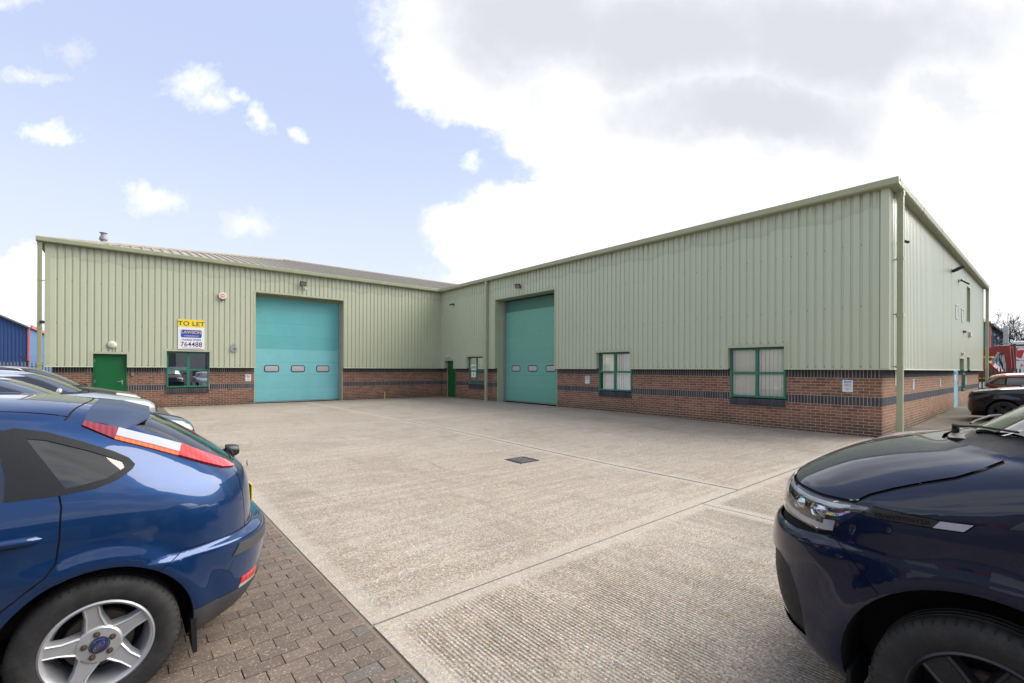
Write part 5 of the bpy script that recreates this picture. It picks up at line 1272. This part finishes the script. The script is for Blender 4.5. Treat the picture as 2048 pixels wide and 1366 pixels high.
o, w, h, y = plate('paper_notice', 'paper notice with the figure 5 in the boarded window', 'notice', 'R', 2.77, 3.18, 1.21, 1.49, .120, th=.002); ln(o, '5', .17, 0, -.055, y, 'ink_black')
for (a, b, z0, z1, nm) in ((1.53, 1.99, 1.25, 1.62, 'white notice board behind the corner downpipe'), (3.70, 3.95, 1.09, 1.39, 'small white notice on end wall, nearest the corner'), (8.31, 8.54, 1.08, 1.37, 'small white notice on end wall, just before the blue door'), (15.21, 15.49, 1.06, 1.37, 'small white notice on end wall, beyond the blue door')):
    o, w, h, y = plate('wall_notice', nm, 'sign', 'E', a, b, z0, z1, .155, group='notices on the end wall')
    if b - a < .3:
        rrect(o, 'logo_plate', -.075, .075, .075, .12, .004, y, 'ink_lightblue')
        for k in range(4): m = MB(); m.box(-.065 + .01 * (k % 2), .065 - .01 * (k % 2), y - .0004, y, .030 - k * .042, .046 - k * .042); m.build('print_line', 'ink_navy', o)
o, w, h, y = plate('door_notice', 'blue and white notice on the pale blue end door', 'notice', 'E', 11.95, 12.3, 1.25, 1.6, .165); m = MB(); m.box(-w, w, y, y + .001, h - .12, h); m.build('header', 'ink_blue', o)
# alarm box
o = empty('alarm_box', wworld('L', -10.44, -.03, 4.60), 0, 'hexagonal white and orange burglar alarm box on the left unit', 'alarm'); m = MB()
hx = lambda r: [(r * cos(pi / 6 + pi / 3 * i), r * sin(pi / 6 + pi / 3 * i)) for i in range(6)]
m.prism(hx(.155), 1, -.07, .03); m.build('case', 'white_plastic', o, bevel=.012); m = MB(); m.prism(hx(.085), 1, -.0745, -.0702); m.build('orange_panel', 'alarm_orange' if 'alarm_orange' in MATS else simple('alarm_orange', (.75, .22, .08), .5, 0, 0).name, o)
m = MB(); m.box(-.05, .05, -.0765, -.0746, -.012, .012); m.build('white_mark', 'sign_white', o); m = MB(); m.box(-.06, .06, -.06, .0, -.185, -.14); m.build('strobe', 'black_plastic', o)
# round bulkhead light and cable
o = empty('bulkhead_light', wworld('L', -13.87, 0, 2.46), 0, 'round cream bulkhead light above the left green door', 'lamp'); m = MB(); m.lathe([(0, -.075), (.05, -.073), (.10, -.062), (.132, -.035), (.138, -.01), (.138, .0)], 32, 'y'); m.build('shade', 'cream_plastic', o, smooth=True)
m = MB(); m.lathe([(.0, -.084), (.012, -.083), (.012, -.07)], 10, 'y'); m.build('screw', 'alu', o); m = MB(); m.tube([(.03, -.01, -.13), (.03, -.008, -.25)], .01, 6); m.build('conduit', 'trim_olive', o)
o = empty('junction_box', wworld('L', -13.285, .16, 1.385), 0, 'small grey junction box on bricks right of the left green door', 'box'); m = MB(); m.box(-.045, .045, -.05, 0, -.065, .065); m.build('case', 'grey_plastic', o, bevel=.006)
m = MB(); m.tube([(0, -.03, .06), (0, -.03, .30)], .009, 6); m.build('conduit', 'grey_plastic', o)
def flood(wall, s, z, label, tilt, sensor, yaw=0., size=.13):
    o = empty('floodlight', wworld(wall, s, 0, z), WALLS[wall][1], label, 'floodlight', 'floodlights on the walls')
    m = MB(); m.box(-.03, .03, -.012, .03, -.05, .05); m.build('wall_plate', 'black_plastic', o); m = MB(); m.tube([(0, 0, 0), (0, -.10, .01)], .016, 8); m.build('arm', 'black_plastic', o)
    M_ = Matrix.Translation((0, -.17, .02)) @ Matrix.Rotation(yaw, 4, 'Z') @ Matrix.Rotation(tilt, 4, 'X')
    def put(nm, mt, x0, x1, y0, y1, z0, z1, b=.008):
        m = MB(); m.box(x0, x1, y0, y1, z0, z1); q = m.build(nm, mt, o, bevel=b); q.matrix_basis = M_; return q
    put('housing', 'black_plastic', -size, size, -.04, .035, -size * .75, size * .75); put('lens', 'lamp_lens', -size * .82, size * .82, -.044, -.0405, -size * .58, size * .58, 0)
    for i in range(5): put('fin', 'black_plastic', -size * .8 + i * size * .4 - .006, -size * .8 + i * size * .4 + .006, .035, .065, -size * .6, size * .6, 0)
    if sensor: m = MB(); m.box(.10, .18, -.12, -.03, -.22, -.12); m.build('motion_sensor', 'white_plastic', o, bevel=.015); m = MB(); m.tube([(.02, -.01, -.03), (.12, -.05, -.15)], .012, 6); m.build('sensor_arm', 'white_plastic', o)
simple('lamp_lens', (.18, .19, .20), .12, 0, 0)
flood('L', -7.34, 5.44, 'black floodlight with white sensor above the turquoise shutter', radians(22), True)
flood('R', 6.72, 5.30, 'black floodlight with white sensor above the green shutter', radians(30), False, .5); flood('E', 9.60, 5.30, 'long armed floodlight high on the end wall', radians(60), False, .5, .16)
def cctv(wall, s, z, label, L=.22, yaw=.6):
    o = empty('security_camera', wworld(wall, s, 0, z), WALLS[wall][1], label, 'camera', 'security cameras on the walls'); m = MB(); m.box(-.045, .045, -.02, .03, -.06, .06); m.build('wall_plate', 'black_plastic', o); m = MB(); m.tube([(0, 0, 0), (0, -.09, 0)], .014, 8); m.build('arm', 'black_plastic', o)
    m = MB(); d = Vector((sin(yaw), -cos(yaw), -.25)).normalized(); p = Vector((0, -.10, .01)); m.tube([tuple(p - d * .06), tuple(p + d * (L - .06))], .036, 12); b = m.build('body', 'black_plastic', o, smooth=True, angle=.6); m = MB(); e = p + d * (L - .058); m.tube([tuple(e), tuple(e + d * .004)], .024, 12); m.build('lens', 'lamp_lens', b)
cctv('R', 1.30, 5.08, 'black security camera high in the inner corner', yaw=-.7); cctv('E', 11.4, 5.14, 'black security camera on the end wall under the floodlight', .5, 1.2); cctv('E', 1.25, 4.82, 'tiny black camera beside the corner downpipe', .12, .8)
o = empty('security_camera', (-15.66, -.12, 3.18), 0, 'small black camera strapped to the far left downpipe', 'camera', 'security cameras on the walls'); m = MB(); m.tube([(0, 0, 0), (.05, -.12, -.02)], .04, 10); m.build('body', 'black_plastic', o, smooth=True, angle=.6); m = MB(); m.box(-.05, .01, .0, .04, -.05, .03); m.build('strap', 'black_plastic', o)
def bulk(wall, s, z, label, mat='cream_plastic', w=.15, h=.07):
    o = empty('bulkhead_light', wworld(wall, s, 0, z), WALLS[wall][1], label, 'lamp'); m = MB(); m.box(-w, w, -.03, .02, -h, h); m.build('base', mat, o, bevel=.01); m = MB(); m.box(-w * .85, w * .85, -.09, -.03, -h * .8, h * .8); m.build('diffuser', mat, o, bevel=.025)
bulk('R', .78, 2.31, 'small cream light above the inner corner green door'); bulk('E', 12.3, 2.32, 'cream light above the pale blue end door'); bulk('E', 14.6, 3.21, 'cream box with dark base high on the end wall', 'cream_plastic', .22, .13); bulk('E', 12.9, 3.24, 'dark red lamp on the end wall', 'lamp_red', .16, .05)
# things on the ground
o = empty('marker_post', (-3.45, -.28, gh(-3.4, -.3)), 0, 'short yellow stick standing by the left brick plinth', 'stick'); m = MB(); m.tube([(0, 0, 0), (.02, .01, .34)], .018, 8); m.build('stick', 'stick_yellow' if 'stick_yellow' in MATS else simple('stick_yellow', (.62, .50, .16), .7, 0, .1, 20.).name, o); m = MB(); m.tube([(.02, .01, .34), (.0205, .0102, .36)], .014, 8); m.build('tip', 'white_plastic', o)
# ------------------------------------------------------------------ beyond the yard
simple('warehouse_blue', (.018, .055, .175), .5, 0, .12, 1.5); simple('warehouse_blue_light', (.075, .155, .30), .5, 0, .12, 1.5); simple('warehouse_teal', (.06, .14, .20), .55, 0, .15, 1.2); simple('trim_red', (.46, .12, .12), .5, 0, .1, 3.)
simple('rust', (.085, .052, .028), .85, 0, .3, 6.); simple('fence_green', (.010, .042, .036), .5, 0, .1, 5.); simple('lorry_red', (.20, .008, .016), .4, 0, .15, 2.); simple('lorry_white', (.68, .69, .70), .4, 0, .05, 2.); simple('lorry_yellow', (.62, .36, .02), .5, 0, .1, 4.)
simple('bark', (.060, .048, .038), .9, 0, .3, 4.); simple('timber', (.085, .062, .042), .9, 0, .3, 5.); simple('roof_dark', (.11, .10, .095), .9, 0, .2, 1.)
# blue warehouse, far left
o = empty('warehouse', (-20.5, 42.4, 0), 0, 'dark blue warehouse with pink red corner trim at the far left edge', 'building')
eh, pit, W_ = 5.45, .55, 22.0; k = 0; x = 0.
while x > -W_:
    x2 = max(-W_, x - 1.0); f = lambda q: eh + pit * min(-q, W_ + q)
    m = MB(); s = x
    while s > x2 + 1e-4:
        for (a, b, d0, d1) in ((0, .12, 0, 0), (.12, .15, 0, .035), (.15, .22, .035, .035), (.22, .25, .035, 0)): m.face([(s - a, d0, 0), (s - b, d1, 0), (s - b, d1, f(s - b)), (s - a, d0, f(s - a))])
        s -= .25
    m.build('wall_sheet', 'warehouse_blue', o, weld=True); x = x2
m = MB(); n = 44
for i in range(n):
    for (a, b, d0, d1) in ((0, .3, 0, 0), (.3, .36, 0, -.04), (.36, .52, -.04, -.04), (.52, .58, -.04, 0)): y0 = i * .58; m.face([(d0 + .002, y0 + a, 0), (d1 + .002, y0 + b, 0), (d1 + .002, y0 + b, eh), (d0 + .002, y0 + a, eh)])
m.build('side_wall', 'warehouse_blue_light', o, weld=True)
m = MB(); m.box(-.07, .07, -.09, .07, 0, eh + .10); m.build('corner_trim', 'trim_red', o); m = MB(); m.box(.0, .22, .1, 25, eh - .02, eh + .28); m.build('eaves_trim', 'trim_red', o)
m = MB(); m.face([(.1, -.15, eh + .05), (.1, 25, eh + .05), (-11, 25, eh + .05 + pit * 11), (-11, -.15, eh + .05 + pit * 11)]); m.face([(-22.1, -.15, eh + .05), (-22.1, 25, eh + .05), (-11, 25, eh + .05 + pit * 11), (-11, -.15, eh + .05 + pit * 11)]); m.build('roof', 'roof_dark', o)
m = MB(); m.tube([(.12, -.2, eh + .05), (-11, -.2, eh + .05 + pit * 11), (-22.1, -.2, eh + .05)], .14, 6); m.build('verge', 'galv', o)
def palisade(x0, x1, y0, y1, h, label, mat, pitch, arms=False):
    L = sqrt((x1 - x0) ** 2 + (y1 - y0) ** 2); o = empty('palisade_fence', (x0, y0, gh(x0, y0)), atan2(y1 - y0, x1 - x0), label, 'fence'); n = int(L / pitch)
    m = MB(); m.prism([(-.033, 0), (0, -.014), (.033, 0), (.033, .004), (0, -.010), (-.033, .004)], 2, .05, h - .12); m.v += [(-.033, 0, h - .12), (0, -.014, h - .12), (.033, 0, h - .12), (0, -.006, h)]; q = len(m.v); m.f += [(q - 4, q - 3, q - 1), (q - 3, q - 2, q - 1)]; m.a += [0, 0]; m.m += [0, 0]
    t = m.build('pale', mat, o); me = t.data; bpy.data.objects.remove(t)
    for i in range(n): p = new_obj('pale', me, o); p.location = (i * pitch, random.uniform(-.004, .004), 0); p.rotation_euler = (0, random.gauss(0, .006), 0)
    for z in (.35, h - .35): m = MB(); m.box(0, L, .012, .05, z, z + .05); m.build('rail', mat, o)
    k = 0.
    while k < L:
        m = MB(); m.box(k - .05, k + .05, .05, .14, 0, h - .05); ps = m.build('post', 'rust' if arms else mat, o)
        if arms: m = MB(); m.prism([(k - .06, h - .25), (k + .06, h - .25), (k + .05, h), (k - .32, h + .36), (k - .40, h + .33), (k - .06, h - .02)], 1, .04, .13); m.build('cranked_arm', 'rust', ps)
        k += 1.45 if arms else 2.75
    if arms:
        for d in (.0, .16, .32): m = MB(); m.tube([(0, .08, h + .02 + d), (L, .08, h + .02 + d)], .006, 4); m.build('barbed_wire', 'rust', o)
palisade(-25.5, -15.9, 21.0, 21.0, 1.92, 'galvanised palisade fence with rusty cranked arms at the far left', 'galv', .155, True)
palisade(24.6, 24.6, -27, -17.5, 1.58, 'dark green palisade fence beyond the parked cars', 'fence_green', .15)
# skip lorry behind the green fence
o = empty('skip_lorry', (30.0, -18.45, gh(30, -19)), 0, 'red skip lorry with yellow edges behind the green fence', 'lorry')
m = MB(); m.prism([(1.9, .9), (1.9, 2.25), (-.6, 2.25), (-1.4, 1.2), (-1.2, .9)], 0, 0, 4.0); m.build('skip_body', 'lorry_red', o, bevel=.03)
m = MB(); m.box(-.05, 4.05, -.9, 1.95, 2.25, 2.36); m.build('rim', 'lorry_yellow', o); m = MB(); m.box(-.03, .0, -.78, -.62, 1.55, 2.25); m.build('marker_strip', 'lorry_yellow', o); m = MB(); m.box(-.02, .0, -1.2, 1.9, .86, .93); m.build('lower_edge', 'lorry_yellow', o)
for i in range(5): m = MB(); m.box(-.06, .0, 1.6 - i * .5, 1.66 - i * .5, .95, 2.2); m.build('rib', 'lorry_red', o)
m = MB(); m.prism([(-.4, 2.38), (.9, 2.30), (-1.1, 3.05), (-1.72, 3.05), (-1.85, 1.2), (-1.62, 1.2), (-1.45, 2.55)], 0, .3, .6); m.build('lifting_arm', 'lorry_red', o, bevel=.03); m = MB(); m.prism([(-.4, 2.38), (.9, 2.30), (-1.1, 3.05), (-1.72, 3.05), (-1.85, 1.2), (-1.62, 1.2), (-1.45, 2.55)], 0, 3.2, 3.5); m.build('lifting_arm', 'lorry_red', o, bevel=.03)
m = MB(); m.tube([(.2, -.7, 1.2), (.1, -1.25, 2.6)], .07, 10); m.build('ram', 'galv', o); m = MB(); m.box(-.2, 4.2, -1.84, -1.3, 1.0, 1.35); m.build('bumper_beam', 'lorry_red', o); m = MB(); m.box(.3, 3.7, -1.8, 3.0, .7, .95); m.build('chassis', 'black_plastic', o)
m = MB(); m.box(.5, .8, -.85, -.6, 2.36, 2.6); m.build('tail_box', 'black_plastic', o, bevel=.02)
for y in (-1.2, 1.3):
    m = MB(); m.lathe([(0, -.15), (.25, -.15), (.3, -.1), (.48, -.15), (.5, 0), (.48, .15), (0, .15)], 24, 'x', c=(.3, y, .5)); m.build('wheel', 'tyre', o, smooth=True, angle=.6)
# white lorry with red band
o = empty('box_lorry', (44.0, -23.55, gh(44, -23)), 0, 'white lorry with red band and white lettering at the right edge', 'lorry')
m = MB(); m.box(0, 2.4, -1.2, 3.9, 1.0, 3.9); m.build('box_body', 'lorry_white', o, bevel=.08); m = MB(); m.box(-.006, 0, -1.2, 3.9, 2.25, 3.35); m.build('red_band', 'ink_red', o); m = MB(); m.box(-.01, 0, -1.2, 3.8, 3.48, 3.62); m.build('dark_line', 'black_plastic', o)
text('lettering', 'H', 1.0, (-.014, 3.42, 2.45), ROT_W, 'sign_white', o, 'LEFT', shear=.25); text('lettering', 'HA', .42, (-.012, 3.45, 1.72), ROT_W, 'ink_red', o, 'LEFT', shear=.2)
m = MB(); n = 22
for i in range(n): a, b = 1.0 + 4.8 * i / n, 1.0 + 4.8 * (i + 1) / n; m.face([(-.013, 3.36 + .48 * cos(a), 2.8 + .52 * sin(a)), (-.013, 3.36 + .48 * cos(b), 2.8 + .52 * sin(b)), (-.013, 3.36 + .36 * cos(b), 2.8 + .36 * sin(b)), (-.013, 3.36 + .36 * cos(a), 2.8 + .36 * sin(a))])
m.build('arrow_ring', 'sign_white', o); m = MB(); m.box(-.02, 2.3, -1.1, 3.8, .75, 1.0); m.build('side_rail', 'lorry_yellow', o)
for y in (-.4, 3.1): m = MB(); m.lathe([(0, -.15), (.25, -.15), (.3, -.1), (.48, -.15), (.5, 0), (.48, .15), (0, .15)], 24, 'x', c=(.2, y, .5)); m.build('wheel', 'tyre', o, smooth=True, angle=.6)
o = empty('timber_stack', (36.0, -19.85, gh(36, -20)), 0, 'tall brown timber post between the red and the white lorry', 'post')
for i in range(3): m = MB(); m.box(0, .4, -.36 + i * .17, -.20 + i * .17, 0, 3.38 - .05 * i); m.build('baulk', 'timber', o, bevel=.02)
# blue building at the right with flue
o = empty('warehouse', (71.5, -16.25, 0), 0, 'teal blue works building with red corner at the far right', 'building')
m = MB(); m.box(0, .3, 0, 12, 0, 8.0); m.build('gable_wall', 'warehouse_teal', o); m = MB(); m.box(.32, 42, -.02, .3, 0, 7.4); m.build('long_wall', 'warehouse_blue_light', o); m = MB(); m.box(-.1, .32, -.3, -.02, 0, 8.0); m.build('corner_trim', 'trim_red', o)
m = MB(); m.prism([(-.6, 7.35), (6, 9.6), (12.6, 7.35), (12.6, 7.6), (6, 9.9), (-.6, 7.65)], 0, -.3, 42.4); m.build('roof', 'roof_dark', o)
for (x, w) in ((3.2, 2.2), (8.4, 2.2), (13.4, 2.2), (21, 2.), (29, 2.)):
    m = MB(); m.box(x, x + w, -.06, -.02, 3.0, 6.4); wd = m.build('window', 'dark_room', o); m = MB(); m.box(x + w / 2 - .06, x + w / 2 + .06, -.09, -.06, 3.0, 6.4); m.build('mullion', 'warehouse_blue', wd)
for x in (6.7, 12, 18, 25): m = MB(); m.box(x, x + .25, -.10, -.02, 0, 7.3); m.build('wall_rib', 'warehouse_teal', o)
o = empty('flue_stack', (59.4, -18.5, 0), 0, 'grey galvanised flue stack in front of the teal building', 'chimney'); m = MB(); m.lathe([(0, 0), (.21, 0), (.21, 5.5), (.23, 5.52), (.23, 5.7), (.21, 5.72), (.21, 6.3), (.17, 6.42), (.16, 6.55), (0, 6.6)], 20); m.build('pipe', 'galv', o, smooth=True, angle=.5)
for z in (2.6, 4.6): m = MB(); m.lathe([(.21, z), (.25, z + .02), (.25, z + .12), (.21, z + .14)], 20); m.build('collar', 'galv', o)
o = empty('vent_cowl', (52.5, -23.75, 0), 0, 'pale green domed vent at the right edge behind the white lorry', 'vent'); m = MB(); m.lathe([(0, 0), (.42, 0), (.42, 5.0), (.40, 5.05)], 20); m.build('pipe', 'trim_sage', o, smooth=True, angle=.5); m = MB(); m.lathe([(.62, 5.05), (.62, 5.15), (.5, 5.4), (.25, 5.55), (0, 5.6)], 20); m.build('dome', 'trim_sage', o, smooth=True, angle=.6)
# bare trees
def tree(x, y, h, label, seed):
    rnd = random.Random(seed); o = empty('bare_tree', (x, y, 0), rnd.uniform(0, 6), label, 'tree', 'bare trees behind the works'); tr = MB(); cr = MB()
    def grow(p, d, L, r, lev, mb):
        pts = [p]; rs = [r]; q = Vector(p); dd = Vector(d); n = 4 if lev < 3 else 3
        for i in range(n):
            dd = (dd + Vector((rnd.gauss(0, .13), rnd.gauss(0, .13), rnd.gauss(.03, .08)))).normalized(); q = q + dd * L / n; pts.append(tuple(q)); rs.append(max(.022, r * (1 - .45 * (i + 1) / n)))
        mb.tube(pts, rs, 7 if lev == 0 else 4 if lev < 3 else 3, cap=False)
        if lev >= 5: return
        for k in range(rnd.randint(3, 4) if lev < 4 else 3):
            t = rnd.uniform(.35, 1.) if k else 1.; i = min(n - 1, int(t * n)); a = Vector(pts[i]).lerp(Vector(pts[i + 1]), t * n - i) if i < n else Vector(pts[-1])
            side = Vector((rnd.gauss(0, 1), rnd.gauss(0, 1), rnd.gauss(.25, .5))).normalized(); nd = (dd * rnd.uniform(.5, .9) + side * rnd.uniform(.5, .9)).normalized()
            grow(tuple(a), nd, L * rnd.uniform(.55, .8), max(.022, rs[-1] * rnd.uniform(.55, .85)), lev + 1, cr)
    grow((0, 0, 0), (0, 0, 1), h * .34, h * .02, 0, tr); tr.build('trunk', 'bark', o, smooth=True); c = cr.build('crown', 'bark', o)
tree(92, -15.6, 10.5, 'thin bare tree rising just right of the end downpipe', 3); tree(88, -17.2, 11.5, 'bare tree behind the grey flue stack', 5); tree(80, -18.9, 12.5, 'large bare tree at the right edge of the picture', 8); tree(104, -17.6, 13, 'dense twiggy bare tree behind the white lorry', 12)
# unseen units added for the paintwork and the window glass to reflect
simple('unit_grey', (.10, .105, .11), .6, 0, .15, .6); simple('unit_brick', (.16, .075, .05), .85, 0, .25, 2.)
def unseen_unit(loc, rz, L, h, label):
    o = empty('warehouse', loc, rz, label, 'building'); m = MB(); m.box(0, L, 0, 18, 0, 2.2); m.build('plinth', 'unit_brick', o); m = MB(); m.box(-.1, L + .1, -.1, 18.1, 2.2, h); m.build('cladding', 'unit_grey', o)
    m = MB(); m.prism([(-.4, h), (9, h + 2.2), (18.4, h), (18.4, h + .1), (9, h + 2.35), (-.4, h + .1)], 0, -.4, L + .4); m.build('roof', 'roof_dark', o)
    for i in range(int(L / 9)):
        x = 2 + i * 9; m = MB(); m.box(x, x + 3.6, -.16, -.1, 0, 4.2); d = m.build('shutter', 'galv', o); m = MB(); m.box(x + 5, x + 6.8, -.16, -.1, 1.0, 2.2); m.build('window', 'window_glass_dark', o)
unseen_unit((-36, -62, 0), pi / 2, 72, 7.2, 'added unseen grey unit on the left, mirrored in the dark van'); unseen_unit((42, -52, 0), pi, 66, 6.8, 'added unseen grey unit behind the camera, mirrored in the left window')
flush_text()
